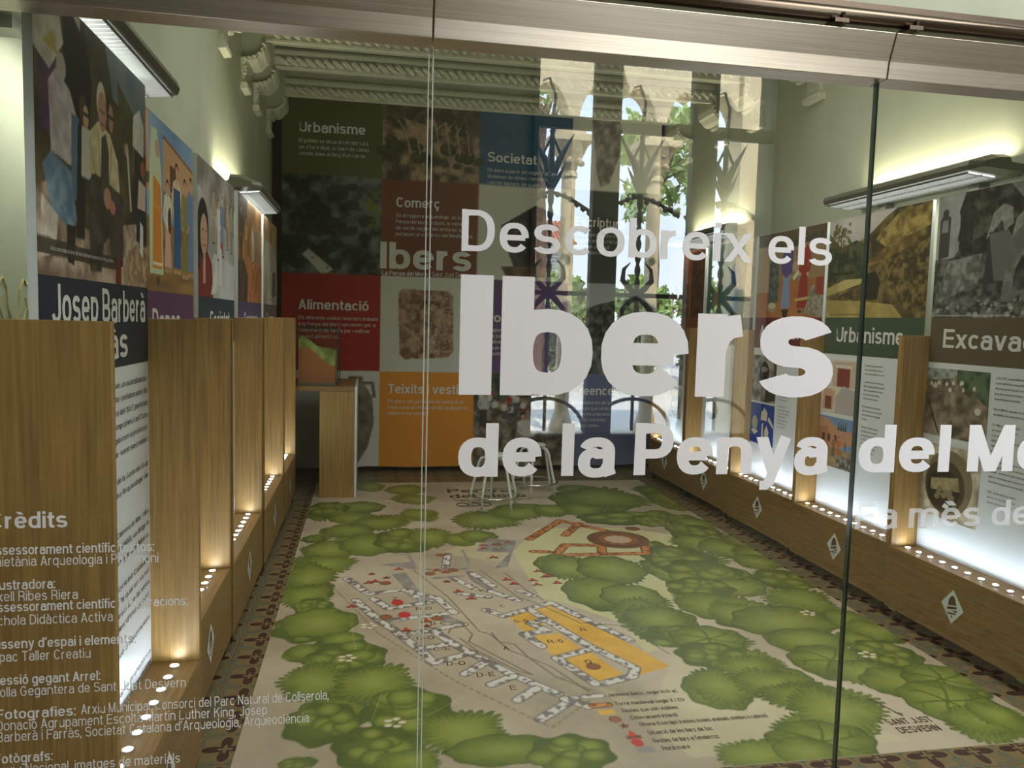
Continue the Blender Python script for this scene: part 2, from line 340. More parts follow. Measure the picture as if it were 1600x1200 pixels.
# ------------------------------------------------------------------ printed pictures: painted canvases laid on a mesh as point colours
class Canvas:
    def __init__(s, w, h, px, bg=(255, 255, 255), seed=0):
        s.w, s.h, s.px = w, h, px; s.nx = int(round(w / px)); s.ny = int(round(h / px))
        s.a = np.empty((s.ny, s.nx, 3)); s.a[:] = bg
        s.rs = np.random.RandomState(seed)
        s.U, s.V = np.meshgrid((np.arange(s.nx) + .5) * px, (np.arange(s.ny) + .5) * px)
    def noise(s, sc, octv=4, sy=None, gain=.5):
        out = np.zeros((s.ny, s.nx)); amp = 1; tot = 0; sy = sy or sc
        for _ in range(octv):
            gx = max(2, int(s.w / sc) + 2); gy = max(2, int(s.h / sy) + 2); g = s.rs.rand(gy + 1, gx + 1)
            fx = (np.arange(s.nx) / s.nx) * (s.w / sc); fy = (np.arange(s.ny) / s.ny) * (s.h / sy)
            ix = np.minimum(fx.astype(int), gx - 1); iy = np.minimum(fy.astype(int), gy - 1); tx = fx - ix; ty = fy - iy
            tx = tx * tx * (3 - 2 * tx); ty = ty * ty * (3 - 2 * ty)
            a = g[iy][:, ix]; b = g[iy][:, ix + 1]; c = g[iy + 1][:, ix]; d = g[iy + 1][:, ix + 1]
            out += amp * ((a * (1 - tx) + b * tx) * (1 - ty)[:, None] + (c * (1 - tx) + d * tx) * ty[:, None]); tot += amp
            amp *= gain; sc /= 2; sy /= 2
        return out / tot
    def box(s, u0, v0, u1, v1):
        i0 = max(0, int(u0 / s.px)); i1 = min(s.nx, int(u1 / s.px) + 2); j0 = max(0, int(v0 / s.px)); j1 = min(s.ny, int(v1 / s.px) + 2)
        return (slice(j0, j1), slice(i0, i1)) if i1 > i0 and j1 > j0 else None
    def mask(s, P):
        P = list(P); bx = s.box(min(p[0] for p in P), min(p[1] for p in P), max(p[0] for p in P), max(p[1] for p in P))
        if bx is None: return None, None
        U, V = s.U[bx], s.V[bx]; m = np.zeros(U.shape, bool)
        for i in range(len(P)):
            (x0, y0), (x1, y1) = P[i - 1], P[i]
            if y0 == y1: continue
            c = ((y0 > V) != (y1 > V)) & (U < (x1 - x0) * (V - y0) / (y1 - y0) + x0); m ^= c
        return bx, m
    def fill(s, bx, m, col, al=1.0):
        if bx is None: return
        A = s.a[bx]; k = (m * al)[..., None]; A[:] = A * (1 - k) + np.asarray(col) * k
    def poly(s, P, col, al=1.0): bx, m = s.mask(P); s.fill(bx, m, col, al) if bx else None
    def shade(s, P, c0, c1, sc=.02, octv=3, al=1.0):
        bx, m = s.mask(P)
        if bx is None: return
        n = s.noise(sc, octv)[bx][..., None]; n = np.clip((n - .3) / .4, 0, 1)
        s.fill(bx, m, np.asarray(c0) * (1 - n) + np.asarray(c1) * n, al)
    def ell(s, u, v, ru, rv, col, al=1.0, rot=0):
        R = max(ru, rv); bx = s.box(u - R, v - R, u + R, v + R)
        if bx is None: return
        x, y = s.U[bx] - u, s.V[bx] - v; c, n = math.cos(rot), math.sin(rot); X = x * c + y * n; Y = -x * n + y * c
        s.fill(bx, (X / ru) ** 2 + (Y / rv) ** 2 <= 1, col, al)
    def line(s, P, w, col, al=1.0):
        for a, b in zip(P[:-1], P[1:]):
            bx = s.box(min(a[0], b[0]) - w, min(a[1], b[1]) - w, max(a[0], b[0]) + w, max(a[1], b[1]) + w)
            if bx is None: continue
            x, y = s.U[bx], s.V[bx]; dx, dy = b[0] - a[0], b[1] - a[1]; L = dx * dx + dy * dy or 1e-9
            t = np.clip(((x - a[0]) * dx + (y - a[1]) * dy) / L, 0, 1)
            d = np.hypot(x - a[0] - t * dx, y - a[1] - t * dy); s.fill(bx, d <= w / 2, col, al)
    def tex(s, c0, c1, sc, octv=4, lo=.3, hi=.7, sy=None, m=None):
        n = np.clip((s.noise(sc, octv, sy) - lo) / (hi - lo), 0, 1)[..., None]; C = np.asarray(c0) * (1 - n) + np.asarray(c1) * n
        if m is None: s.a[:] = C
        else: k = m[..., None]; s.a[:] = s.a * (1 - k) + C * k
    def mesh(s, name, fn, parent, dx=2, dy=2, m=None, label=None, smooth=False):
        ny, nx = s.ny // dy, s.nx // dx
        A = s.a[:ny * dy, :nx * dx].reshape(ny, dy, nx, dx, 3).mean((1, 3))
        us = (np.arange(nx) + .5) / nx * s.w; vs_ = (np.arange(ny) + .5) / ny * s.h
        us[0] = 0; us[-1] = s.w; vs_[0] = 0; vs_[-1] = s.h
        U, V = np.meshgrid(us, vs_); X, Y, Z = fn(U, V); b = base_of(parent)
        co = np.stack([X - b[0], Y - b[1], Z - b[2]], -1).reshape(-1, 3)
        idx = np.arange(ny * nx).reshape(ny, nx)
        q = np.stack([idx[:-1, :-1], idx[:-1, 1:], idx[1:, 1:], idx[1:, :-1]], -1).reshape(-1, 4)
        me = bpy.data.meshes.new(name); me.vertices.add(len(co)); me.vertices.foreach_set('co', co.ravel())
        me.loops.add(q.size); me.loops.foreach_set('vertex_index', q.ravel().astype(np.int32)); me.polygons.add(len(q))
        me.polygons.foreach_set('loop_start', np.arange(0, q.size, 4, dtype=np.int32)); me.polygons.foreach_set('loop_total', np.full(len(q), 4, np.int32))
        if smooth: me.polygons.foreach_set('use_smooth', np.ones(len(q), bool))
        me.update(calc_edges=True)
        ca = me.color_attributes.new('Col', 'FLOAT_COLOR', 'POINT')
        c4 = np.ones((ny * nx, 4)); c4[:, :3] = lin(np.clip(A.reshape(-1, 3), 0, 255)); ca.data.foreach_set('color', c4.ravel().astype(np.float32))
        me.materials.append(m or print_mat('printed_sheet'))
        o = bpy.data.objects.new(name, me); COL.objects.link(o)
        if parent: o.parent = parent
        BASE[o.name] = b
        if label: o['label'] = label
        return o
# ------------------------------------------------------------------ materials
WALL = mat('painted_plaster', (186, 191, 168), .7, noise=.03, nscale=3, bump=.05)
WALLH = mat('gallery_plaster', (150, 148, 124), .75, noise=.03, nscale=3)
PLASTER = mat('white_plaster', (214, 214, 196), .65, noise=.03, nscale=20, bump=.1)
DARKW = mat('shaded_back_wall', (40, 38, 28), .8, noise=.1)  # shade behind the banner put into the wall colour
OAK = mat('oak_veneer', (160, 125, 74), .42, noise=.13, nscale=7, stretch=(14, 14, .5), spec=.35)
OAKH = mat('oak_lengthwise_shaded', (136, 106, 64), .42, noise=.12, nscale=7, stretch=(14, .5, 14), spec=.35)  # lengthwise grain, with the shade of the base fronts put into the colour
STEEL = mat('brushed_steel', (214, 202, 190), .33, metal=1, noise=.06, nscale=5, stretch=(.6, 60, 60))
DSTEEL = mat('dark_steel', (112, 100, 88), .28, metal=1)
CHROME = mat('chrome', (210, 210, 205), .12, metal=1)
BLACK = mat('black_rubber', (24, 24, 24), .6)
WHITE = mat('white_laminate', (226, 230, 234), .35, noise=.01)
ENAMEL = mat('white_enamel', (214, 216, 210), .3)
VINYL = mat('white_vinyl', (232, 232, 236), .55, spec=.2)
LAMPG = mat('grey_lamp_metal', (118, 118, 106), .35, metal=.5)
LAMPW = mat('lamp_louvre', (250, 250, 245), .4, emit=(.97, .98, 1), es=1.7)
LAMPS = mat('lamp_louvre_slat', (150, 152, 148), .35, metal=.4)
LED = mat('led_lens', (255, 255, 255), .3, emit=(.80, .90, 1.0), es=115)
LEDR = mat('led_trim', (200, 196, 190), .3, metal=.6)
STONE = mat('pale_stone', (214, 196, 160), .8, noise=.05, nscale=6, bump=.2)
IRON = mat('wrought_iron', (46, 44, 42), .6, metal=.3)
FRAMEM = mat('dark_window_frame', (58, 62, 54), .6)
TXT_W = mat('white_print', (222, 222, 220), .5, spec=.2)
TXT_D = mat('dark_print', (58, 58, 62), .5, spec=.2)
GOLD = mat('pale_gold_relief', (206, 188, 122), .6)

def floor_material():
    m = mat('hydraulic_tile', (120, 95, 60), .38, spec=.35); t = m.node_tree; p = t.nodes['Principled BSDF']; N = t.nodes.new; K = t.links.new
    c = N('ShaderNodeTexCoord'); mp = N('ShaderNodeMapping'); mp.inputs['Scale'].default_value = (5, 5, 5); K(c.outputs['Object'], mp.inputs[0])
    fr = N('ShaderNodeVectorMath'); fr.operation = 'FRACTION'; K(mp.outputs[0], fr.inputs[0])
    sb = N('ShaderNodeVectorMath'); sb.operation = 'SUBTRACT'; sb.inputs[1].default_value = (.5, .5, 0); K(fr.outputs[0], sb.inputs[0])
    sp = N('ShaderNodeSeparateXYZ'); K(sb.outputs[0], sp.inputs[0])
    def M(op, a, b=None, v=None):
        n = N('ShaderNodeMath'); n.operation = op
        K(a, n.inputs[0]) if hasattr(a, 'links') else setattr(n.inputs[0], 'default_value', a)
        if b is not None: K(b, n.inputs[1]) if hasattr(b, 'links') else setattr(n.inputs[1], 'default_value', b)
        return n.outputs[0]
    X, Y = sp.outputs['X'], sp.outputs['Y']
    r = M('SQRT', M('ADD', M('MULTIPLY', X, X), M('MULTIPLY', Y, Y)))
    th = M('ARCTAN2', Y, X)
    pet = M('ADD', .27, M('MULTIPLY', M('COSINE', M('MULTIPLY', th, 4.0)), .15))
    star = M('LESS_THAN', r, pet)
    ring = M('LESS_THAN', M('ABSOLUTE', M('SUBTRACT', r, M('ADD', .52, M('MULTIPLY', M('COSINE', M('MULTIPLY', th, 8.0)), .06)))), .035)
    core = M('LESS_THAN', r, M('ADD', .09, M('MULTIPLY', M('COSINE', M('MULTIPLY', th, 4.0)), .05)))
    grout = M('GREATER_THAN', M('MAXIMUM', M('ABSOLUTE', X), M('ABSOLUTE', Y)), .492)
    ns = N('ShaderNodeTexNoise'); ns.inputs['Scale'].default_value = 9; K(c.outputs['Object'], ns.inputs['Vector'])
    def mix(f, a, b):
        n = N('ShaderNodeMix'); n.data_type = 'RGBA'; K(f, n.inputs[0])
        for s, v in ((n.inputs[6], a), (n.inputs[7], b)):
            K(v, s) if hasattr(v, 'links') else setattr(s, 'default_value', v)
        return n.outputs[2]
    base = mix(ns.outputs['Fac'], L4(108, 92, 64), L4(134, 114, 78))
    col = mix(star, base, L4(66, 46, 38)); col = mix(core, col, L4(122, 102, 72)); col = mix(ring, col, L4(92, 100, 86)); col = mix(grout, col, L4(70, 62, 48))
    K(col, p.inputs['Base Color']); return m
FLOOR = floor_material()

# ------------------------------------------------------------------ the setting
XL, XR = -.96, 3.29
struct(MB().box(-3.2, 6.2, -3.4, 8.6, -.1, 0).build('floor', FLOOR))
struct(MB().box(XL - .15, XL, 1.72, 8.45, 0, 4.25).build('wall_left', WALL))
struct(MB().box(XR, XR + .15, 1.72, 8.45, 0, 4.25).build('wall_right', WALL))
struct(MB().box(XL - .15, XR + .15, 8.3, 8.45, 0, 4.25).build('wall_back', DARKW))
struct(MB().box(XL - .15, XR + .15, 1.72, 8.45, 4.2, 4.3).build('ceiling', WALL))
b = MB(); b.box(XL - .15, XR + .15, 1.69, 1.86, 2.335, 4.3)
b.box(-3.2, XL - .02, 1.69, 1.86, 0, 4.6); b.box(XR + .02, 6.2, 1.69, 1.86, 0, 4.6); b.box(XL - .15, XR + .15, 1.69, 1.86, 4.3, 4.6)
struct(b.build('wall_front', WALL))
# the gallery the visitor stands in, seen mirrored in the panes
b = MB(); b.box(-3.2, 1.33, -3.4, -3.1, 0, 4.6); b.box(3.5, 6.2, -3.4, -3.1, 0, 4.6); b.box(1.33, 3.5, -3.4, -3.1, 0, .60); b.box(1.33, 3.5, -3.4, -3.1, 4.3, 4.6)
struct(b.build('wall_rear', mat('gallery_rear_wall', (112, 112, 92), .8, noise=.03, nscale=3)))
struct(MB().box(-3.35, -3.2, -3.4, 1.86, 0, 4.6).build('wall_gallery_left', WALLH))
struct(MB().box(6.2, 6.35, -3.4, 1.86, 0, 4.6).build('wall_gallery_right', WALLH))
struct(MB().box(-3.35, 6.35, -3.4, 1.86, 4.6, 4.7).build('ceiling_gallery', WALLH))
b = MB()
for x0, x1 in ((1.325, 1.36), (1.84, 2.065), (2.71, 2.93), (3.46, 3.50)): b.box(x0, x1, -3.12, -3.02, .60, 4.3)
for x0, x1 in ((1.36, 1.84), (2.065, 2.71), (2.93, 3.46)): b.box(x0, x1, -3.10, -3.04, 3.20, 3.30); b.box(x0, x1, -3.10, -3.04, .60, .64)
struct(b.build('window_1', FRAMEM))

# ceiling beams with rope moulding, and the plaster brackets that carry them
def beam(i, y):
    b = MB(); x0, x1 = -.79, 3.12
    b.box(XL, XR, y + .02, y + .34, 3.74, 4.2)
    b.box(x0, x1, y - .035, y + .02, 3.765, 3.80, 1); b.box(x0, x1, y - .02, y + .02, 3.80, 3.82, 1)
    b.box(x0, x1, y - .012, y + .02, 3.655, 3.675, 1)
    n = 52; d = (x1 - x0) / n                                   # twisted rope: slanting lobes
    for k in range(n):
        a = x0 + k * d
        b.tube([(a, y + .01, 3.758), (a + d * .55, y - .03, 3.735), (a + d * 1.1, y - .03, 3.708), (a + d * 1.5, y + .01, 3.685)], [.012, .02, .02, .012], 6, 1)
    b.box(x0, x1, y + .0, y + .02, 3.675, 3.765, 1)
    return struct(b.build('trim_%d' % i, [WALL, PLASTER]))
for i, y in enumerate((5.45, 6.35, 7.0, 7.85)): beam(i + 1, y)
def bracket(i, y, s):
    """beam end block on a scrolled plaster bracket against a side wall; s = +1 left wall, -1 right wall"""
    b = MB(); xw = XL if s > 0 else XR; X = lambda a: xw + s * a
    arcp = [(.17, 3.640), (.158, 3.605), (.135, 3.572), (.105, 3.548), (.07, 3.534), (.03, 3.528), (0, 3.528)]
    b.prism([(X(a), z) for a, z in arcp] + [(X(0), 4.2), (X(.17), 4.2)], 1, y, y + .34, 0)
    low = [(a + .008, z - .030 - .010 * math.sin(k * 2.2)) for k, (a, z) in enumerate(arcp)][::-1]
    b.prism([(X(a), z) for a, z in arcp[:6]] + [(X(a), z) for a, z in low[1:]], 1, y - .025, y + .30, 1)
    rnd = random.Random(i)
    for k, (a, z) in enumerate(arcp[:6]):                        # leaf lobes on the front of the arm
        b.tube([(X(a + .01), y - .028, z - .002), (X(a - .004), y - .040, z - .016), (X(a + .012), y - .030, z - .036)], [.006, .011, .005], 6, 1)
    b.tube([(X(.022), y - .035, 3.500), (X(.022), y + .30, 3.500)], .024, 12, 1)
    b.tube([(X(.160), y - .035, 3.628), (X(.160), y + .30, 3.628)], .017, 10, 1)
    b.prism([(X(0), 3.49), (X(.030), 3.49), (X(.026), 3.44), (X(.034), 3.42), (X(.024), 3.395), (X(.030), 3.375), (X(.020), 3.35), (X(.024), 3.335), (X(0), 3.335)], 1, y - .01, y + .16, 1)
    for z in (3.455, 3.43, 3.405): b.lathe([(.001, -.014), (.012, -.004), (.012, .006), (.001, .014)], (X(.030), y - .012, z), 7, 1)
    b.prism([(X(0), 3.335), (X(.040), 3.340), (X(.052), 3.318), (X(.046), 3.298), (X(0), 3.29)], 1, y - .03, y + .18, 1)
    b.box(X(-.0), X(.016), y - .05, y - .034, 3.285, 3.33, 1)
    return struct(b.build('trim_%d' % i, [WALL, PLASTER], smooth=False))
for i, y in enumerate((5.45, 6.35, 7.0, 7.85)): bracket(11 + i, y, 1); bracket(21 + i, y, -1)
# gilded stencil on the near left wall
b = MB()
for k in range(5):
    y0 = 1.95 + k * .17
    for s in (-1, 1):
        b.tube([(XL, y0 + s * .07, 1.50), (XL, y0 + s * .075, 1.56), (XL, y0 + s * .05, 1.60), (XL, y0 + s * .045, 1.65), (XL, y0 + s * .02, 1.68), (XL, y0, 1.665)], .0035, 6)
        b.tube([(XL, y0 + s * .03, 1.50), (XL, y0 + s * .035, 1.55), (XL, y0, 1.60), (XL, y0 + s * -.01, 1.63)], .003, 6)
struct(b.build('trim_31', GOLD))

# ------------------------------------------------------------------ the glass front
PANE = glass_mat('clear_pane', (.95, .985, .968), .10)
CLEAR = glass_mat('clear_pane_rear_face', (1, 1, 1), 0.0)
EDGE = mat('green_glass_edge', (60, 92, 84), .15, spec=.6)
GF = 1.70
EDGEL = mat('lit_glass_edge', (196, 206, 196), .2, spec=.6)  # pale copy of the edge glass, brightness of the seam put into its colour
def pane(x0, x1, label, el=None, er=None, name='glass_panel'):
    t = thing(name, ((x0 + x1) / 2, GF, 0), label, 'glass panel', None)
    b = MB(); y0, y1, z0, z1 = GF, GF + .012, .005, 2.178
    v = [(x0, y0, z0), (x1, y0, z0), (x1, y1, z0), (x0, y1, z0), (x0, y0, z1), (x1, y0, z1), (x1, y1, z1), (x0, y1, z1)]
    b.add(v, [(0, 1, 5, 4)], 0); b.add(v, [(2, 3, 7, 6)], 1); b.add(v, [(0, 3, 2, 1), (4, 5, 6, 7)], 2); b.add(v, [(1, 2, 6, 5)], 3); b.add(v, [(3, 0, 4, 7)], 4)
    b.build('pane', [PANE, CLEAR, EDGE, er or EDGE, el or EDGE], t)
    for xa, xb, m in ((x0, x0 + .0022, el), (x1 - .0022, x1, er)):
        if m: MB().box(xa, xb, y0 - .0012, y0 - .0002, z0, z1).build('edge_highlight', m, t)  # thin pale strip painted as the bright line along the seam
    return t
g1 = pane(-.915, .121, 'clear glass panel with the white credits list, left of the title panel', None, EDGEL)
g2 = pane(.128, 1.166, 'clear glass panel carrying the big white word Ibers', EDGEL, None)
g3 = pane(1.172, 2.21, 'clear glass panel right of the title, lettered del Mo and Fa mès de')
g4 = pane(2.216, 3.26, 'plain clear glass panel at the far right end of the glass front')
onglass = lambda u, v, k=0: (u, GF - .0006 - k, v)
Lettering.words(onglass, 'Descobreix els', .196, 1.748, .088, .880, .165, 'title_word', VINYL, g2)
T = Lettering(onglass); T.put('Ibers', .197, 1.435, .262, .899, w=.262); T.build('name_lettering', VINYL, g2)
Lettering.words(onglass, 'de la Penya', .199, 1.252, .120, .895, .235, 'place_word', VINYL, g2)
Lettering.words(onglass, 'del Mor', 1.178, 1.252, .118, .62, .235, 'place_word', VINYL, g3)
FROST = glass_mat('translucent_vinyl', (1, 1, 1), .42)
for n_ in list(FROST.node_tree.nodes):                            # frosted film: half clear, half matt white
    if n_.type == 'BSDF_GLOSSY':
        d_ = FROST.node_tree.nodes.new('ShaderNodeBsdfDiffuse'); d_.inputs[0].default_value = (.9, .92, .96, 1)
        FROST.node_tree.links.new(d_.outputs[0], n_.outputs[0].links[0].to_socket)
Lettering.words(onglass, 'Fa mès de', 1.180, 1.112, .066, .50, .19, 'subtitle_word', FROST, g3)
T = Lettering(onglass)
def cr(t, z, bold, x1): T.put(t, -.744, z, .0205, x1 + .744, w=.165 if bold else .115)
T.put('Crèdits', -.742, 1.157, .034, .145, w=.19)
cr('Assessorament científic textos:', 1.103, 1, -.432); cr('Laietània Arqueologia i Patrimoni', 1.079, 0, -.424)
cr('Il·lustradora:', 1.031, 1, -.622); cr('Txell Ribes Riera', 1.007, 0, -.580); cr('Assessorament científic i il·lustracions:', .985, 1, -.367)
cr('Schola Didàctica Activa', .957, 0, -.514); cr('Disseny d’espai i elements:', .908, 1, -.470); cr('Opac Taller Creatiu', .881, 0, -.558)
cr('Cessió gegant Arrel:', .832, 1, -.540); cr('Colla Gegantera de Sant Just Desvern', .807, 0, -.372)
T.put('Fotografies:', -.738, .759, .0215, .150, w=.165); T.put('Arxiu Municipal, Consorci del Parc Natural de Collserola,', -.578, .760, .0215, .502, w=.115)
T.put('Donació Agrupament Escolta Martin Luther King, Josep', -.738, .735, .0215, .532, w=.115)
T.put('Barberà i Farràs, Societat Catalana d’Arqueologia, Arqueociència', -.738, .711, .0215, .620, w=.115)
cr('Fotògrafs:', .665, 1, -.634); T.put('Arxiu Nacional, imatges de materials', -.745, .640, .0215, .36, w=.115)
T.build('credits_lettering', VINYL, g1)

# steel header that clamps the panes, and the sliding rail above it
hd = thing('steel_header', (1.15, 1.69, 2.18), 'brushed steel header beam running along the top of the glass front', 'header')
prof = [(1.735, 2.176), (1.668, 2.176), (1.663, 2.214), (1.642, 2.271), (1.735, 2.271)]
for x0, x1 in ((-.96, .1235), (.1265, 1.1675), (1.1705, 2.212), (2.215, 3.29)):
    MB().prism(prof, 0, x0, x1).build('cover_plate', STEEL, hd, bevel=.0015)
rl = thing('sliding_rail', (1.15, 1.66, 2.30), 'dark steel rail with clips just above the header beam', 'rail')
MB().tube([(-.96, 1.655, 2.303), (3.29, 1.655, 2.303)], .018, 14).build('tube', DSTEEL, rl, smooth=True)
MB().box(-.96, 3.29, 1.655, 1.69, 2.318, 2.334).build('mounting_strip', DSTEEL, rl)
for x in (-.2, 1.03, 1.215, 2.3):
    b = MB(); b.box(x - .022, x + .012, 1.632, 1.672, 2.278, 2.287); b.tube([(x, 1.637, 2.2745), (x, 1.637, 2.300)], .005, 8); b.build('clip', DSTEEL, rl)

# ------------------------------------------------------------------ wall lamps
def wall_lamp(y0, y1, s, xw, tip, z, label):
    """long up-and-down light on a side wall; s=+1 sticks out towards +x"""
    t = thing('wall_lamp', (xw, (y0 + y1) / 2, z), label, 'wall lamp', 'long grey lamps on the side walls')
    d = abs(tip - xw); X = lambda a: xw + s * a * d
    prof = [(X(0), z - .015), (X(.32), z - .02), (X(.97), z + .0), (X(1), z + .022), (X(.97), z + .046), (X(.6), z + .085), (X(.35), z + .09), (X(.33), z + .06), (X(.3), z + .05), (X(0), z + .04)]
    MB().prism(prof, 1, y0 + .05, y1 - .05).build('housing', LAMPG, t, bevel=.002)
    for ya, yb in ((y0, y0 + .05), (y1 - .05, y1)):
        q = [(x, zz) for x, zz in prof]; c = (X(.4), z + .03); b = MB(); n = len(q)
        far = [((x - c[0]) * .72 + c[0], (zz - c[1]) * .6 + c[1]) for x, zz in q]
        A, Bq = (q, far) if ya > (y0 + y1) / 2 else (far, q)
        vs = [(x, ya, zz) for x, zz in A] + [(x, yb, zz) for x, zz in Bq]
        b.add(vs, [tuple(range(n))[::-1], tuple(range(n, 2 * n))] + [(k, (k + 1) % n, n + (k + 1) % n, n + k) for k in range(n)]); b.build('end_cap', LAMPG, t)
    zz = lambda a: z - .02 + (a - .32) / .65 * .02
    b = MB(); b.add([(X(.42), y0 + .07, zz(.42) - .004), (X(.93), y0 + .07, zz(.93) - .004), (X(.93), y1 - .07, zz(.93) - .004), (X(.42), y1 - .07, zz(.42) - .004)], [(0, 1, 2, 3)]); lo = b.build('louvre', LAMPW, t)
    b = MB(); n = int((y1 - y0) / .035)
    for k in range(n):
        y = y0 + .07 + (y1 - y0 - .14) * (k + .5) / n
        b.add([(X(.42), y, zz(.42) - .004), (X(.93), y, zz(.93) - .004), (X(.93), y, zz(.93) - .014), (X(.42), y, zz(.42) - .014)], [(0, 1, 2, 3)])
    for a in (.42, .67, .93): b.box(X(a) - .001, X(a) + .001, y0 + .07, y1 - .07, zz(a) - .014, zz(a) - .003)
    b.build('slat', LAMPS, lo)
    for yy in (y0 + .3, y1 - .3): MB().box(X(0), X(.2), yy - .04, yy + .04, z - .05, z - .015).build('bracket', LAMPG, t)
    ym = (y0 + y1) / 2; ln = y1 - y0 - .2
    light('uplight', 'AREA', (X(.22), ym, z + .095), 6, (1, .90, .66), (0, math.radians(180), 0), t, shape='RECTANGLE', size=.06, size_y=ln)
    light('downlight', 'AREA', (X(.63), ym, z - .03), 3.2, (1, .95, .84), (0, 0, 0), t, shape='RECTANGLE', size=.1, size_y=ln)
    return t
wall_lamp(2.0, 3.05, 1, XL, -.66, 2.36, 'long grey louvred wall lamp on the left wall, nearest the glass')
wall_lamp(5.15, 6.32, 1, XL, -.66, 2.375, 'long grey louvred wall lamp farther along the left wall')
wall_lamp(3.50, 4.88, -1, XR, 2.97, 2.42, 'long grey louvred wall lamp on the right wall above the Urbanisme poster')
wall_lamp(6.45, 7.75, -1, XR, 2.97, 2.42, 'long grey louvred wall lamp farther along the right wall above the orange poster')

# ------------------------------------------------------------------ outside, mirrored in the panes
YA = -3.8
def arch_top(dx):
    d = abs(dx)
    pts = [(0, 4.07), (.03, 3.98), (.06, 3.88), (.09, 3.80), (.105, 3.755), (.15, 3.788), (.20, 3.795), (.25, 3.775), (.30, 3.72), (.34, 3.64), (.37, 3.55), (.385, 3.45)]
    for (a, za), (b_, zb) in zip(pts[:-1], pts[1:]):
        if d <= b_: return za + (zb - za) * (d - a) / (b_ - a)
    return 3.45
arc_t = thing('stone_arcade', (2.4, YA, 0), 'pale stone arcade of trefoil arches outside, mirrored in the glass', 'arcade')
centers = [1.43 - .857, 1.43, 2.287, 3.144]
b = MB(); xs = []; 
x = .15
prevx = prevz = None
cols_x = [1.0, 1.857, 2.715, 3.55]
N_ = 300; X0, X1 = .15, 3.60
for k in range(N_ + 1):
    x = X0 + (X1 - X0) * k / N_; c = min(centers, key=lambda q: abs(q - x)); z = arch_top(x - c)
    if prevx is not None:
        b.add([(prevx, YA, prevz), (x, YA, z), (x, YA, 4.9), (prevx, YA, 4.9), (prevx, YA - .3, prevz), (x, YA - .3, z), (x, YA - .3, 4.9), (prevx, YA - .3, 4.9)],
              [(0, 1, 2, 3), (5, 4, 7, 6), (0, 4, 5, 1)])
    prevx, prevz = x, z
b.box(3.5, 6.2, YA - .3, YA, 0, 4.9); b.box(-1.5, .2, YA - .3, YA, 0, 4.9); b.box(.2, 3.5, YA - .3, YA, 0, .52); b.box(3.5, 3.6, YA, -3.74, .0, 4.9)
b.build('tracery', STONE, arc_t)
for cx_ in cols_x[:3]:
    b = MB(); cc = (cx_, YA - .14, 0)
    b.lathe([(.12, .52), (.12, .60), (.10, .64), (.085, .70), (.07, .74), (.068, 1.8), (.066, 2.95), (.085, 2.97), (.085, 3.0), (.07, 3.02), (.09, 3.08), (.15, 3.2), (.19, 3.28)], cc, 18)
    for k in range(14):
        a = 2 * math.pi * k / 14
        b.lathe([(.001, -.03), (.03, -.015), (.035, .01), (.001, .04)], (cx_ + .12 * math.cos(a), YA - .14 + .12 * math.sin(a), 3.10 + .1 * (k % 2)), 7)
    b.box(cx_ - .20, cx_ + .20, YA - .32, YA + .04, 3.28, 3.34); b.box(cx_ - .12, cx_ + .12, YA - .3, YA, 3.34, 3.5)
    b.build('column', STONE, arc_t, smooth=False)
arc_t.location = (3.0, -5.6, -.4); arc_t.scale = (1.25, 1.25, 1.25)
def grille(x, label):
    y = -3.55; t = thing('window_grille', (x, y, .62), label, 'window grille', 'wrought iron grilles mirrored in the glass')
    b = MB(); n = 70
    path = [(x, y, .95 + 2.0 * k / n) for k in range(n + 1)]; b.tube(path, [.012 + .018 * abs(math.sin(k * .75)) for k in range(n + 1)], 6); b.build('twisted_bar', IRON, t)
    b = MB()
    for s in (-1, 1):
        b.tube([(x, y, 2.85), (x + s * .07, y, 3.05), (x + s * .2, y, 3.28)], [.035, .03, .006], 6)
        b.tube([(x, y, 2.78), (x + s * .06, y, 2.88), (x + s * .13, y, 3.02)], [.03, .022, .004], 6)
        b.tube([(x + s * .02, y, 3.3), (x - s * .1, y, 3.05)], [.012, .012], 6)
    b.tube([(x, y, 2.7), (x, y, 3.4), (x + .02, y, 3.6), (x - .04, y, 3.75), (x - .1, y, 3.72)], [.03, .02, .014, .012, .008], 6)
    b.build('leaf_finial', IRON, t)
    b = MB(); rnd = random.Random(int(x * 100))
    for s in (-1, 1):
        P = [(x + s * d, y, 2.76 + .02 * math.sin(9 * d) - d * .42) for d in (0, .1, .2, .3, .385)]; b.tube(P, .016, 6)
        for d in (.06, .12, .18, .24, .30, .36):
            b.lathe([(.001, -.03), (.026, -.01), (.026, .012), (.001, .03)], (x + s * d, y + .01, 2.76 - d * .42 + rnd.uniform(-.03, .03)), 6)
    b.build('floral_band', IRON, t)
    b = MB(); b.box(x - .395, x + .395, y - .012, y + .012, 1.84, 1.88)
    for s in (-1, 1):
        for u in (-1, 1):
            b.tube([(x, y, 1.86), (x + s * .07, y, 1.86 + u * .06), (x + s * .14, y, 1.86 + u * .14), (x + s * .13, y, 1.86 + u * .24), (x + s * .07, y, 1.86 + u * .3)], [.03, .03, .026, .018, .004], 6)
    b.build('scroll_cross', IRON, t)
    b = MB(); P = [(x + +.37 * math.cos(a), y, .60 + .30 * math.sin(a)) for a in [math.pi * k / 16 for k in range(17)]]; b.tube(P, .018, 6)
    b.tube([(x, y, .6), (x, y, .98)], .016, 6); b.build('bottom_arch', IRON, t)
    t.location = (x * 1.25, -5.29, .375); t.scale = (1.25, 1.25, 1.25)
for x, w in ((1.60, 'first'), (2.44, 'middle'), (3.26, 'last')):
    grille(x, 'wrought iron grille with twisted bar, %s of three mirrored in the glass from the left' % w)
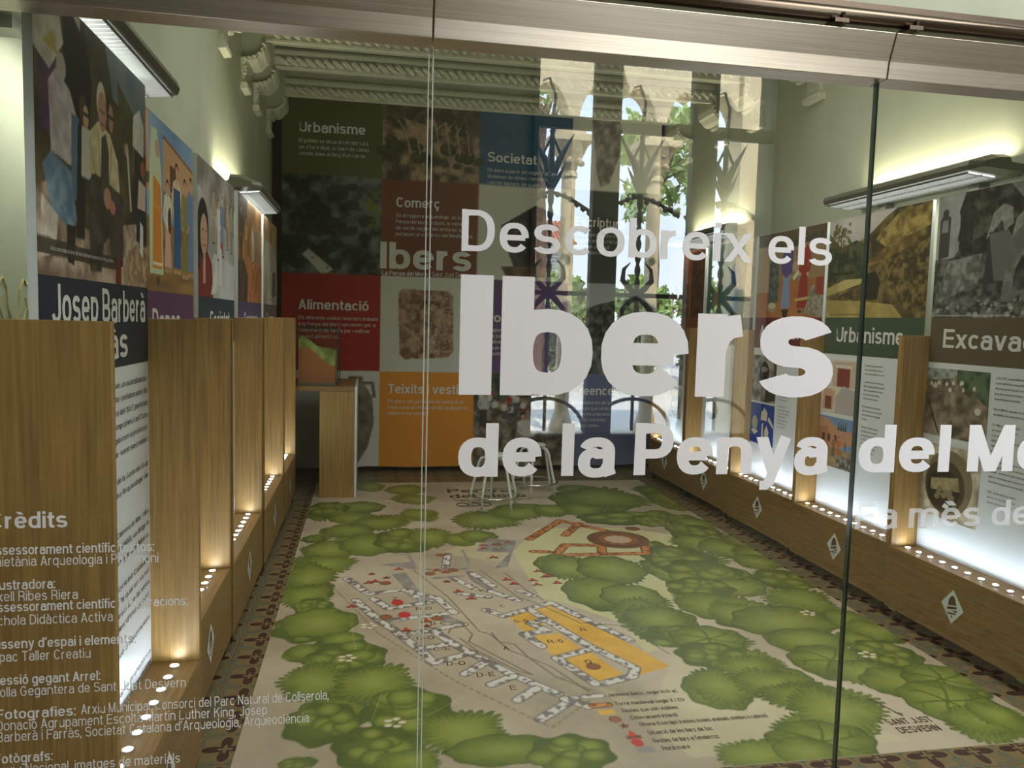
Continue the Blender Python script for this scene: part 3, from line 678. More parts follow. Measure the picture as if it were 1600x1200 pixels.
struct(MB().box(-40, 60, -70, -3.4, -.12, -.02).build('pavement', mat('pale_pavement', (226, 214, 196), .9, noise=.05, nscale=1.5)))
LEAFS = [mat('leaf_bright', (156, 178, 92), .7), mat('leaf_mid', (140, 166, 88), .7), mat('leaf_dark', (92, 104, 76), .7), mat('leaf_grey', (190, 204, 156), .7)]
BARK = mat('bark', (96, 76, 58), .9, noise=.2, nscale=8)
def tree(name, x, y, h, r, n, lf, mats, label, cat='tree', flat=1.0, seed=1, zc=None):
    t = thing(name, (x, y, -.02), label, cat); rnd = random.Random(seed); zc = zc or h - r * flat
    if h > 2.2:
        b = MB(); b.tube([(x, y, -.02), (x + .1, y, zc * .5), (x - .05, y, zc)], [.16, .12, .07], 8)
        for k in range(7):
            a = rnd.uniform(0, 6.28); b.tube([(x, y, zc * rnd.uniform(.5, .95)), (x + r * .7 * math.cos(a), y + r * .7 * math.sin(a), zc + rnd.uniform(-.3, .6) * r * flat)], [.06, .02], 6)
        b.build('trunk', BARK, t)
    b = MB(); cl = [tuple(Vector((rnd.gauss(0, 1), rnd.gauss(0, 1), rnd.gauss(0, 1))).normalized() * .78 * rnd.random() ** .4) for _ in range(26)]
    jit = lambda: max(-.16, min(.16, rnd.gauss(0, .12)))
    for k in range(n):
        c = rnd.choice(cl); q = Vector((x + r * (c[0] + jit()), y + r * (c[1] + jit()), zc + r * flat * (c[2] + jit())))
        if q.z < .02: q.z = .02 + rnd.random() * .3
        u = Vector((rnd.gauss(0, 1), rnd.gauss(0, 1), rnd.gauss(0, 1))).normalized(); v = u.orthogonal().normalized(); s = lf * rnd.uniform(.6, 1.3)
        b.add([q - u * s, q + v * s * .45, q + u * s, q - v * s * .45], [(0, 1, 2, 3)], rnd.randrange(len(mats)))
    b.build('crown', mats, t)
tree('pine_tree', 8.9, -20.5, 9.0, 1.9, 2600, .17, [LEAFS[3], LEAFS[1], LEAFS[0]], 'tall loose green pine outside, mirrored behind the middle arch', seed=3, zc=6.9, flat=1.3)
tree('broadleaf_tree', 12.8, -20.5, 9.0, 1.9, 2600, .19, [LEAFS[0], LEAFS[1], LEAFS[3]], 'dense bright green tree outside, mirrored behind the right arch', seed=4, zc=6.7, flat=1.3)
tree('feathery_tree', 3.6, -13.4, 6.6, .6, 170, .09, [LEAFS[0], LEAFS[3]], 'small feathery treetop outside, mirrored in the left arch', seed=8, zc=6.35)
for k, (x, lb) in enumerate(((5.2, 'bright green shrub outside, mirrored left below the orange house'), (7.35, 'bright green shrub outside, mirrored below the pine'), (9.5, 'bright green shrub outside, mirrored between pine and broad tree'), (11.65, 'bright green shrub outside, mirrored at the far right'))):
    tree('leafy_shrub', x, -17.2, 3.0, 1.06, 1700, .16, [LEAFS[0], LEAFS[1], LEAFS[3]], lb, 'shrub', 1.2, seed=20 + k, zc=1.9)
for k, (x, lb) in enumerate(((4.4, 'low dark hedge outside, mirrored leftmost under the orange house'), (6.35, 'low dark hedge outside, mirrored under the first shrub'), (8.3, 'low dark hedge outside, mirrored in the middle'), (10.25, 'low dark hedge outside, mirrored at the right end'))):
    tree('dark_hedge', x, -14.9, 1.9, .96, 1700, .12, [LEAFS[2], LEAFS[1]], lb, 'hedge', .85, seed=30 + k, zc=.85)
# orange house far behind
hs = thing('orange_house', (7.0, -27, 0), 'orange house with red tiled roof and white window, mirrored far outside', 'house')
b = MB(); b.box(4.2, 7.6, -31, -26.5, -.05, 4.6); b.build('wall', mat('orange_render', (206, 128, 100), .85, noise=.04), hs)
b = MB(); b.prism([(-31.4, 4.6), (-26.1, 4.6), (-28.7, 5.7)], 0, 4.0, 7.9)
for k in range(24): b.tube([(4.1 + k * .16, -26.1, 4.62), (4.1 + k * .16, -28.7, 5.73)], .07, 6)
b.build('roof', mat('clay_tiles', (186, 120, 92), .85, noise=.12, nscale=5), hs)
for x in (4.7, 6.4):
    b = MB(); b.box(x, x + 1.0, -26.5, -26.42, 3.0, 4.3); w = b.build('window', mat('white_frame', (226, 226, 222), .6), hs)
    b = MB()
    for k in range(9): b.box(x + .08, x + .92, -26.42, -26.40, 3.1 + k * .13, 3.19 + k * .13)
    b.build('shutter', mat('grey_shutter', (120, 124, 120), .7), w)
MB().box(4.1, 7.8, -26.5, -26.35, 4.45, 4.6).build('eave', mat('white_frame'), hs)
# ------------------------------------------------------------------ poster pictures (u 0..w, v 0..h in metres)
SKIN = (196, 158, 132)
def person(c, u, v0, H, top, bottom, hair=(40, 32, 28), skin=SKIN, skirt=False, lean=0, w=1.0, bare=False):
    """small printed figure standing at u with feet at v0"""
    k = H * w; P = lambda a, b: (u + a * k + lean * b * H, v0 + b * H)
    if skirt: c.poly([P(-.09, .52), P(.09, .52), P(.15, .06), P(-.15, .06)], bottom)
    else:
        for s in (-1, 1): c.poly([P(0, .5), P(s * .1, .5), P(s * .1, .03), P(s * .02, .03)], bottom)
    for s in (-1, 1): c.ell(*P(s * .07, .02), .05 * k, .02 * H, skin if bare else (50, 40, 36))
    c.poly([P(-.12, .82), P(-.04, .86), P(.04, .86), P(.12, .82), P(.10, .48), P(-.10, .48)], top)
    for s in (-1, 1): c.line([P(s * .12, .80), P(s * .17, .62), P(s * .10, .50)], .055 * k, top); c.ell(*P(s * .10, .49), .03 * k, .025 * H, skin)
    c.ell(*P(0, .955), .062 * k, .05 * H, hair); c.ell(*P(.005, .925), .05 * k, .052 * H, skin)
    c.line([P(0, .84), P(0, .89)], .05 * k, skin)
PX = .002
def pic_outing(w, h):
    c = Canvas(w, h, PX, (74, 64, 48), 1); c.tex((52, 46, 36), (104, 88, 60), .12, 5, .25, .75)
    P = lambda u, v: (u * w, v * h); PP = lambda *q: [P(a, b) for a, b in zip(q[::2], q[1::2])]
    c.shade(PP(.55, 1, .62, .80, .75, .78, .88, .62, 1, .66, 1, 1), (98, 112, 122), (120, 130, 134), .1)
    c.shade(PP(.66, .9, .72, .6, .82, .55, .86, .8), (70, 66, 44), (112, 104, 70), .04)
    c.shade(PP(0, 0, 1, 0, 1, .20, .86, .30, .66, .26, .5, .16, .3, .22, .1, .34, 0, .3), (120, 96, 84), (206, 184, 162), .05)
    c.shade(PP(.03, .5, .17, .5, .16, .85, .02, .9), (78, 52, 84), (98, 66, 100), .03)
    c.poly(PP(.18, .55, .38, .5, .42, .8, .36, 1, .2, 1, .2, .75), (34, 30, 30)); c.poly(PP(.28, .98, .33, .95, .33, 1, .28, 1), (170, 150, 130))
    c.shade(PP(0, .76, .1, .72, .2, .85, .16, 1, 0, 1), (190, 184, 176), (222, 216, 208), .03); c.poly(PP(.06, .8, .16, .79, .13, .87), (196, 176, 90))
    c.ell(*P(.18, .76), .035 * w, .05 * h, (190, 176, 168))
    c.shade(PP(.10, .44, .24, .42, .30, .60, .24, .70, .14, .74, .09, .68), (176, 164, 172), (212, 202, 206), .03)
    c.poly(PP(.24, .3, .31, .3, .31, .62, .25, .62), (96, 120, 150)); c.poly(PP(.27, .16, .34, .16, .36, .54, .30, .6), (46, 38, 34))
    c.shade(PP(.04, .38, .10, .44, .24, .40, .28, .22, .22, .18, .10, .24), (96, 122, 150), (136, 160, 182), .04)
    c.poly(PP(.20, .06, .25, .05, .27, .2, .2, .2), (48, 36, 32)); c.shade(PP(.02, .06, .12, .08, .14, .22, .03, .28), (190, 178, 164), (224, 216, 204), .03)
    c.poly(PP(.32, .40, .40, .40, .41, .60, .33, .60), (204, 200, 196)); c.ell(*P(.355, .645), .028 * w, .05 * h, SKIN); c.ell(*P(.345, .66), .034 * w, .06 * h, (96, 62, 40)); c.ell(*P(.365, .64), .024 * w, .045 * h, SKIN); c.line([P(.345, .65), P(.39, .65)], .008, (40, 30, 30))
    c.shade(PP(.37, .42, .40, .60, .47, .66, .58, .64, .66, .54, .68, .40, .62, .36, .60, .42, .44, .44), (196, 180, 142), (226, 212, 178), .03)
    c.poly(PP(.485, .36, .565, .36, .57, .56, .54, .63, .50, .60), (78, 68, 64)); c.line([P(.47, .62), P(.49, .40)], .006, (150, 134, 98)); c.line([P(.60, .60), P(.57, .40)], .006, (150, 134, 98)); c.line([P(.39, .56), P(.44, .44)], .005, (160, 144, 108))
    c.shade(PP(.38, .04, .48, .04, .54, .3, .58, .08, .70, .08, .72, .40, .44, .44, .38, .4), (58, 50, 46), (92, 80, 72), .04)
    c.poly(PP(.60, .10, .68, .10, .70, .36, .60, .36), (84, 66, 66)); c.poly(PP(.62, .0, .68, .0, .68, .12, .63, .12), (122, 44, 36))
    c.ell(*P(.55, .36), .036 * w, .045 * h, (190, 140, 118)); c.ell(*P(.60, .33), .03 * w, .03 * h, (190, 120, 104))
    c.ell(*P(.505, .745), .043 * w, .085 * h, (214, 206, 196)); c.ell(*P(.512, .71), .040 * w, .082 * h, (186, 142, 120)); c.line([P(.49, .71), P(.535, .71)], .006, (120, 84, 70)); c.line([P(.5, .66), P(.53, .66)], .005, (120, 70, 64))
    c.ell(*P(.585, .735), .03 * w, .065 * h, (60, 46, 40)); c.ell(*P(.595, .71), .024 * w, .06 * h, (176, 130, 110)); c.line([P(.575, .715), P(.615, .715)], .01, (30, 24, 24))
    c.poly(PP(.84, .40, .95, .40, .95, .68, .86, .70), (54, 44, 48)); c.shade(PP(.83, .66, .96, .64, .97, .78, .92, .86, .84, .80), (196, 190, 182), (228, 222, 214), .03)
    c.ell(*P(.76, .62), .02 * w, .03 * h, SKIN); c.line([P(.77, .6), P(.80, .36)], .018, (196, 190, 176))
    c.ell(*P(.95, .58), .03 * w, .04 * h, (150, 84, 60)); c.poly(PP(.88, .38, .98, .36, .99, .5, .90, .52), (206, 184, 176)); c.poly(PP(.86, .22, .98, .2, .98, .38, .87, .38), (40, 42, 56))
    c.poly(PP(.90, .08, .94, .06, .95, .3, .91, .32), (228, 226, 220)); c.shade(PP(.74, 0, .97, 0, .98, .12, .86, .20, .76, .16), (150, 120, 92), (200, 172, 140), .02)
    c.poly(PP(0, .075, .64, .06, .64, .115, 0, .135), (62, 54, 42), .85)
    return c
def pic_women(w, h):
    c = Canvas(w, h, PX, (120, 150, 186), 2); P = lambda u, v: (u * w, v * h); PP = lambda *q: [P(a, b) for a, b in zip(q[::2], q[1::2])]
    c.tex((112, 142, 182), (150, 176, 204), .3, 3)
    c.poly(PP(0, .5, .24, .56, .24, 1, 0, 1), (190, 146, 104)); c.poly(PP(.05, .62, .18, .66, .18, .94, .05, .94), (118, 78, 52)); c.poly(PP(.0, .55, .25, .6, .25, .66, 0, .62), (96, 84, 70))
    c.poly(PP(.45, .52, 1, .55, 1, .84, .5, .92, .45, .9), (198, 156, 118)); c.line([P(.45, .92), P(1, .84)], .012, (136, 92, 62)); c.poly(PP(.56, .62, .68, .62, .68, .78, .56, .78), (110, 72, 52)); c.poly(PP(.45, .5, 1, .53, 1, .6, .45, .6), (116, 124, 84))
    c.tex((126, 96, 58), (164, 128, 80), .4, 4, sy=.03, m=(c.V < .42 * h)); c.shade(PP(0, .42, .2, .42, .2, .56, 0, .6), (110, 110, 70), (140, 136, 90))
    c.poly(PP(.24, .1, .44, .1, .42, .7, .36, .93, .28, .92, .24, .6), (196, 208, 170)); c.poly(PP(.28, .13, .42, .13, .41, .62, .30, .66), (214, 138, 58)); c.line([P(.29, .16), P(.42, .16)], .012, (236, 220, 190)); c.ell(*P(.36, .82), .035 * w, .05 * h, SKIN); c.line([P(.30, .5), P(.42, .48)], .02, (222, 150, 66))
    person(c, .52 * w, .12 * h, .56 * h, (226, 216, 200), (222, 170, 160), (44, 32, 28), SKIN, True, bare=True); c.ell(*P(.55, .44), .03 * w, .08 * h, (90, 56, 44))
    person(c, .68 * w, .12 * h, .70 * h, (222, 196, 170), (56, 92, 140), (48, 36, 30), (206, 160, 130), True, bare=True); c.poly(PP(.62, .66, .74, .66, .75, .3, .63, .26), (52, 88, 136))
    person(c, .83 * w, .10 * h, .66 * h, (140, 132, 70), (128, 124, 66), (60, 40, 30), SKIN, True, bare=True)
    person(c, .95 * w, .12 * h, .68 * h, (112, 130, 170), (106, 126, 166), (52, 40, 34), SKIN, True, bare=True)
    c.ell(*P(.36, .06), .03 * w, .03 * h, (96, 78, 60)); c.poly(PP(0, .28, .06, .34, .13, .46, .10, .48, 0, .38), (222, 216, 204))
    return c
def pic_society(w, h):
    c = Canvas(w, h, PX, (176, 176, 176), 3); P = lambda u, v: (u * w, v * h); PP = lambda *q: [P(a, b) for a, b in zip(q[::2], q[1::2])]
    c.tex((150, 148, 146), (196, 194, 192), .25, 4); c.shade(PP(0, 1, 1, 1, 1, .55, .5, .62, 0, .8), (120, 112, 104), (168, 162, 156), .1); c.shade(PP(0, 0, 1, 0, 1, .3, .4, .35), (168, 170, 172), (198, 200, 202), .15)
    for u, v, hh, a, b_ in ((.38, .42, .42, (170, 150, 116), (160, 140, 110)), (.52, .30, .5, (212, 206, 200), (206, 198, 190)), (.62, .34, .5, (112, 130, 164), (120, 138, 170)), (.78, .42, .4, (176, 160, 130), (150, 134, 110)), (.9, .40, .42, (160, 150, 130), (140, 130, 112))):
        person(c, u * w, v * h, hh * h, a, b_, (90, 78, 66), (198, 174, 150), True)
    c.ell(*P(.60, .42), .03 * w, .05 * h, (178, 66, 60)); c.poly(PP(.5, .1, .62, .12, .60, .4, .55, .42), (208, 206, 202))
    c.poly(PP(.0, 0, .36, 0, .33, .26, .22, .34, .05, .32, 0, .25), (120, 44, 40)); c.ell(*P(.12, .50), .13 * w, .22 * h, (34, 28, 26)); c.poly(PP(0, .2, .05, .2, .05, .55, 0, .6), (34, 28, 26)); c.ell(*P(.14, .46), .085 * w, .15 * h, (190, 150, 128)); c.ell(*P(.11, .49), .012 * w, .012 * h, (40, 30, 28)); c.ell(*P(.19, .49), .012 * w, .012 * h, (40, 30, 28)); c.line([P(.12, .38), P(.18, .38)], .008, (150, 60, 56)); c.poly(PP(.11, .1, .17, .1, .17, .32, .12, .32), (196, 156, 134)); c.poly(PP(.30, .02, .44, .04, .50, .2, .44, .3), (214, 208, 200))
    return c
def pic_beliefs(w, h):
    c = Canvas(w, h, PX, (150, 116, 80), 4); P = lambda u, v: (u * w, v * h); PP = lambda *q: [P(a, b) for a, b in zip(q[::2], q[1::2])]
    c.tex((120, 88, 56), (186, 146, 98), .2, 4); c.shade(PP(0, .7, .3, .6, .36, 1, 0, 1), (86, 80, 78), (112, 100, 92)); c.shade(PP(.25, 0, 1, 0, 1, .4, .3, .45), (156, 96, 60), (188, 124, 80), .05)
    person(c, .12 * w, .36 * h, .55 * h, (90, 66, 44), (70, 52, 40), (40, 30, 26), SKIN); person(c, .30 * w, .40 * h, .42 * h, (190, 150, 70), (150, 112, 60)); person(c, .58 * w, .40 * h, .4 * h, (206, 190, 160), (190, 170, 140), skirt=True); person(c, .72 * w, .36 * h, .45 * h, (120, 130, 150), (110, 116, 130)); person(c, .9 * w, .36 * h, .46 * h, (176, 130, 84), (150, 110, 70), skirt=True)
    c.shade(PP(0, 0, .35, 0, .38, .25, .22, .4, 0, .38), (66, 54, 46), (96, 78, 64), .04); c.line([P(.5, .05), P(.6, .35), P(.72, .1), P(.82, .34)], .02, (122, 70, 44))
    return c
def pic_guide(w, h):
    c = Canvas(w, h, PX, (170, 164, 150), 5); c.tex((146, 140, 128), (196, 190, 176), .3, 4); P = lambda u, v: (u * w, v * h)
    c.shade([P(0, .75), P(1, .7), P(1, 1), P(0, 1)], (150, 120, 86), (180, 150, 110), .1); c.shade([P(.6, .1), P(.95, .12), P(.9, .42), P(.66, .4)], (70, 64, 62), (106, 98, 92), .03); c.line([P(.1, .06), P(.6, .06)], .004, (110, 104, 96))
    return c
def pic_dig(w, h):
    c = Canvas(w, h, PX, (90, 90, 88), 6); P = lambda u, v: (u * w, v * h); PP = lambda *q: [P(a, b) for a, b in zip(q[::2], q[1::2])]
    c.tex((38, 38, 36), (96, 95, 90), .05, 5); c.shade(PP(0, .48, .12, .46, .22, .62, .16, .85, .2, 1, 0, 1), (150, 150, 148), (188, 187, 184), .1)
    c.shade(PP(.16, .62, .3, .62, .66, .8, 1, .86, 1, 1, .2, 1), (40, 40, 36), (96, 95, 86), .04); c.shade(PP(.58, .88, .8, .92, .84, 1, .5, 1), (120, 120, 116), (160, 159, 154), .04)
    c.shade(PP(0, 0, 1, 0, 1, .24, .4, .22, .34, .5, 0, .48), (56, 56, 54), (120, 119, 114), .03); c.shade(PP(.02, .1, .32, .28, .34, .5, .1, .46), (96, 96, 93), (158, 157, 152), .03)
    c.poly(PP(.02, .48, .10, .5, .1, .82, .05, .86, .02, .8), (70, 70, 68)); c.ell(*P(.06, .86), .022 * w, .03 * h, (66, 64, 60)); c.poly(PP(.035, .70, .085, .7, .08, .8, .04, .8), (150, 149, 146))
    c.shade(PP(.17, .55, .26, .56, .28, .86, .22, .95, .17, .84), (44, 44, 42), (64, 63, 60), .02)
    # bent worker behind
    c.shade(PP(.36, .60, .40, .80, .46, .86, .52, .82, .53, .70, .50, .68, .48, .62, .46, .74), (140, 139, 134), (172, 171, 166), .02); c.poly(PP(.36, .26, .43, .26, .46, .62, .38, .66), (62, 61, 59)); c.poly(PP(.43, .28, .49, .28, .56, .55, .5, .66, .38, .64), (112, 111, 106))
    # bent worker in front: arched back, pale trousers, arm hanging
    c.shade(PP(.52, .58, .55, .74, .64, .84, .76, .84, .86, .76, .88, .62, .85, .52, .80, .54, .72, .66), (136, 135, 130), (176, 175, 170), .03)
    c.shade(PP(.52, .60, .60, .70, .76, .70, .74, .50, .76, .34, .80, .12, .73, .10, .66, .34, .60, .46, .56, .36, .54, .12, .48, .12, .50, .4), (108, 107, 102), (138, 137, 132), .05)
    c.poly(PP(.86, .62, .90, .60, .88, .40, .85, .42), (170, 169, 164)); c.ell(*P(.86, .40), .02 * w, .03 * h, (150, 149, 144))
    c.shade(PP(.88, .55, 1, .5, 1, .96, .93, .96, .9, .8), (150, 149, 144), (184, 183, 178), .03); c.ell(*P(.93, .93), .05 * w, .07 * h, (60, 58, 54)); c.line([P(.80, .37), P(1, .32)], .014, (150, 149, 142))
    for k in range(90):
        u, v = c.rs.rand() * .95, c.rs.rand() * .14; g = 90 + c.rs.rand() * 90; c.ell(*P(u, v), .006 + .012 * c.rs.rand(), .004 + .01 * c.rs.rand(), (g, g, g * .97))
    c.line([P(.03, .018), P(.55, .018)], .006, (200, 200, 200), .8)
    return c
def pic_hill(w, h):
    c = Canvas(w, h, PX, (96, 84, 48), 7); P = lambda u, v: (u * w, v * h); PP = lambda *q: [P(a, b) for a, b in zip(q[::2], q[1::2])]
    c.tex((58, 48, 26), (150, 128, 74), .06, 5, .25, .75); c.shade(PP(0, .7, .25, .72, .42, .78, .6, .94, .7, 1, 0, 1), (190, 184, 176), (216, 208, 200), .2)
    c.shade(PP(0, .36, .4, .36, .44, .70, .3, .76, .14, .7, 0, .86), (42, 50, 36), (92, 94, 68), .04)
    for k in range(60):
        u = .04 + .2 * c.rs.rand(); v = .66 + .28 * c.rs.rand(); c.ell(*P(u, v), .014, .012, (80 + 30 * c.rs.rand(), 84, 44), .7)
    c.line([P(.12, .5), P(.14, .9)], .008, (60, 50, 34))
    c.shade(PP(.5, .74, .7, .94, 1, 1, 1, .8, .6, .66), (110, 92, 46), (190, 164, 96), .05); c.shade(PP(.4, .48, .6, .66, .9, .76, .9, .66, .55, .52), (104, 84, 44), (158, 130, 72), .04); c.shade(PP(.62, .5, 1, .7, 1, .05, .8, .08, .66, .3), (64, 54, 30), (140, 118, 70), .025)
    c.shade(PP(0, .3, .2, .38, .44, .38, .42, .34, .2, .28, 0, .22), (172, 156, 98), (196, 178, 116), .08); c.shade(PP(0, 0, .8, 0, .7, .12, .4, .16, 0, .18), (158, 140, 80), (188, 168, 102), .1); c.shade(PP(.06, .18, .38, .18, .42, .34, .1, .2), (66, 54, 28), (116, 96, 54), .03)
    c.poly(PP(.38, .17, .55, .17, .57, .34, .52, .44, .42, .42, .38, .34), (44, 38, 26)); c.shade(PP(0, .42, .3, .43, .3, .46, 0, .46), (44, 40, 26), (66, 58, 36)); c.line([P(.05, .03), P(.4, .03)], .004, (90, 76, 44))
    return c
def pic_market(w, h):
    c = Canvas(w, h, PX, (170, 116, 74), 8); P = lambda u, v: (u * w, v * h); PP = lambda *q: [P(a, b) for a, b in zip(q[::2], q[1::2])]
    c.tex((158, 96, 56), (180, 116, 70), .3, 3); c.poly(PP(0, .4, 1, .44, 1, 1, 0, 1), (150, 124, 92)); c.poly(PP(.0, .8, 1, .84, 1, 1, 0, 1), (96, 78, 56)); c.poly(PP(.0, .3, .2, .3, .22, .85, 0, .85), (176, 150, 116)); c.shade(PP(.2, .16, .36, .18, .34, .7, .2, .66), (70, 82, 76), (108, 120, 112), .03)
    person(c, .47 * w, .06 * h, .84 * h, (84, 72, 130), (132, 152, 186), (40, 30, 28), SKIN, True, w=.8); c.poly(PP(.40, .5, .55, .5, .56, .76, .41, .76), (86, 72, 132)); c.ell(*P(.47, .05), .04 * w, .05 * h, (52, 38, 34))
    person(c, .72 * w, .05 * h, .88 * h, (156, 46, 40), (150, 44, 38), (38, 28, 26), (210, 164, 134), True, w=.85); c.line([P(.62, .2), P(.84, .22)], .02, (196, 172, 110)); c.poly(PP(.58, .42, .66, .5, .64, .54, .56, .46), (226, 216, 200))
    c.ell(*P(.6, .58), .05 * w, .06 * h, (190, 150, 126)); c.shade(PP(.74, .05, 1, .0, 1, .3, .84, .36), (120, 116, 104), (170, 160, 140), .02); c.poly(PP(.88, .26, 1, .24, 1, .44, .9, .44), (146, 60, 46)); c.ell(*P(.26, .12), .07 * w, .06 * h, (168, 152, 116)); c.ell(*P(.26, .14), .06 * w, .035 * h, (206, 198, 170)); c.shade(PP(.55, .88, .95, .92, .95, .86, .55, .8), (52, 56, 38), (80, 84, 54), .02)
    return c
def pic_teal(w, h):
    c = Canvas(w, h, PX, (110, 140, 130), 9); c.tex((86, 118, 106), (140, 160, 142), .2, 4); P = lambda u, v: (u * w, v * h)
    person(c, .62 * w, .04 * h, .8 * h, (46, 96, 150), (50, 100, 156), (44, 34, 30), SKIN, True, w=.9); person(c, .2 * w, .08 * h, .7 * h, (180, 160, 120), (160, 138, 100), skirt=True, w=.9); c.shade([P(.8, 0), P(1, 0), P(1, 1), P(.85, 1)], (190, 184, 170), (210, 204, 190)); return c
def pic_hearth(w, h):
    c = Canvas(w, h, PX, (176, 106, 62), 10); c.tex((150, 84, 44), (206, 136, 84), .2, 4); P = lambda u, v: (u * w, v * h)
    c.shade([P(.62, 0), P(1, 0), P(1, 1), P(.66, .95)], (92, 56, 36), (126, 78, 48), .06); c.shade([P(.1, 0), P(.6, 0), P(.55, .5), P(.12, .5)], (96, 66, 44), (160, 116, 70), .04); person(c, .35 * w, .1 * h, .6 * h, (150, 140, 110), (110, 90, 66), skirt=True); return c
def pic_site(w, h, seed=20):
    c = Canvas(w, h, PX, (120, 108, 92), seed); P = lambda u, v: (u * w, v * h); c.tex((84, 74, 62), (168, 152, 132), .05, 5)
    c.shade([P(0, .82), P(.4, .86), P(.6, 1), P(0, 1)], (120, 126, 126), (180, 184, 180), .03); c.shade([P(.5, .8), P(.8, .66), P(1, .5), P(1, 1), P(.5, 1)], (58, 78, 56), (100, 120, 92), .04)
    for k in range(14): person(c, (.08 + .75 * c.rs.rand()) * w, (.55 + .2 * c.rs.rand()) * h, .16 * h, (220, 214, 204), (120, 110, 100))
    c.ell(*P(.85, .44), .05 * w, .05 * h, (210, 210, 206)); c.line([P(.05, .5), P(.25, .05)], .01, (50, 44, 38)); return c
def pic_pit(w, h):
    c = Canvas(w, h, PX, (196, 182, 160), 21); P = lambda u, v: (u * w, v * h); c.tex((150, 136, 112), (222, 212, 192), .06, 5)
    c.ell(*P(.5, .5), .40 * w, .44 * h, (136, 118, 92)); c.ell(*P(.44, .44), .34 * w, .36 * h, (84, 72, 54)); c.ell(*P(.42, .40), .28 * w, .28 * h, (54, 46, 36)); c.shade([P(.2, .52), P(.66, .6), P(.7, .42), P(.2, .36)], (130, 116, 84), (176, 160, 120), .03)
    for k in range(16): c.ell(*P(.3 + .34 * c.rs.rand(), .22 + .18 * c.rs.rand()), .02, .014, (134, 120, 90))
    c.poly([P(.42, .16), P(.52, .14), P(.54, .2), P(.46, .22)], (244, 244, 240)); return c
def pic_house(w, h):
    c = Canvas(w, h, PX, (226, 214, 202), 22); P = lambda u, v: (u * w, v * h)
    c.poly([P(.3, .95), P(.95, .98), P(.95, .5), P(.3, .5)], (210, 186, 168)); c.poly([P(.42, .5), P(.75, .5), P(.75, .88), P(.42, .88)], (136, 66, 56)); c.poly([P(.36, .84), P(.8, .84), P(.8, .9), P(.36, .9)], (232, 220, 206)); c.poly([P(.05, .05), P(.35, .05), P(.38, .42), P(.08, .45)], (206, 170, 142)); c.poly([P(.12, .05), P(.3, .05), P(.3, .3), P(.12, .3)], (126, 70, 58)); c.poly([P(.4, 0), P(1, 0), P(1, .42), P(.6, .52), P(.4, .3)], (190, 178, 176)); return c
def pic_village(w, h):
    c = Canvas(w, h, PX, (120, 150, 190), 23); P = lambda u, v: (u * w, v * h)
    c.poly([P(0, .3), P(.7, .45), P(1, .55), P(1, .78), P(.6, .74), P(.4, .84), P(.2, .96), P(0, .95)], (196, 146, 116)); c.poly([P(.0, .3), P(.0, .75), P(.25, .8), P(.3, .4)], (178, 122, 94)); c.tex((140, 118, 88), (176, 152, 116), .05, 4, m=c.V < .38 * h)
    for u in (.1, .25, .42): c.poly([P(u, .5), P(u + .07, .5), P(u + .07, .64), P(u, .64)], (90, 56, 46))
    for u in (.5, .56, .62, .68): c.poly([P(u, .76), P(u + .05, .76), P(u + .025, .94)], (56, 72, 44))
    person(c, .55 * w, .2 * h, .42 * h, (196, 112, 70), (190, 104, 64), skirt=True); person(c, .42 * w, .22 * h, .4 * h, (150, 110, 80), (120, 84, 60)); person(c, .72 * w, .36 * h, .2 * h, (120, 104, 84), (90, 76, 60)); c.tex((70, 68, 64), (150, 144, 134), .02, 3, m=(c.V < .25 * h) & (c.U > .5 * w)); return c
def pic_pots(w, h):
    c = Canvas(w, h, PX, (150, 146, 140), 24); P = lambda u, v: (u * w, v * h); c.tex((70, 66, 62), (176, 170, 160), .06, 4); c.ell(*P(.5, .62), .2 * w, .24 * h, (48, 44, 42)); c.ell(*P(.5, .70), .13 * w, .06 * h, (150, 144, 136)); c.poly([P(.55, .0), P(1, .06), P(1, .42), P(.6, .36)], (60, 54, 50)); return c
def pic_bones(w, h):
    c = Canvas(w, h, PX, (38, 66, 150), 25); P = lambda u, v: (u * w, v * h); B = (214, 206, 182)
    c.poly([P(.45, .6), P(.7, .6), P(.72, .8), P(.58, .92), P(.46, .78)], B); c.poly([P(.5, .1), P(.58, .12), P(.56, .55), P(.5, .5)], B); c.poly([P(.62, .14), P(.76, .1), P(.8, .34), P(.7, .5), P(.62, .36)], B); c.poly([P(.74, .62), P(.98, .44), P(.98, .52), P(.78, .72)], B); c.poly([P(.05, .3), P(.2, .2), P(.36, .3), P(.2, .36)], B); c.ell(*P(.2, .5), .12 * w, .18 * h, (168, 160, 140)); c.tex((30, 56, 136), (60, 90, 170), .1, 2, .3, .7, m=(c.V < .02 * h)); return c

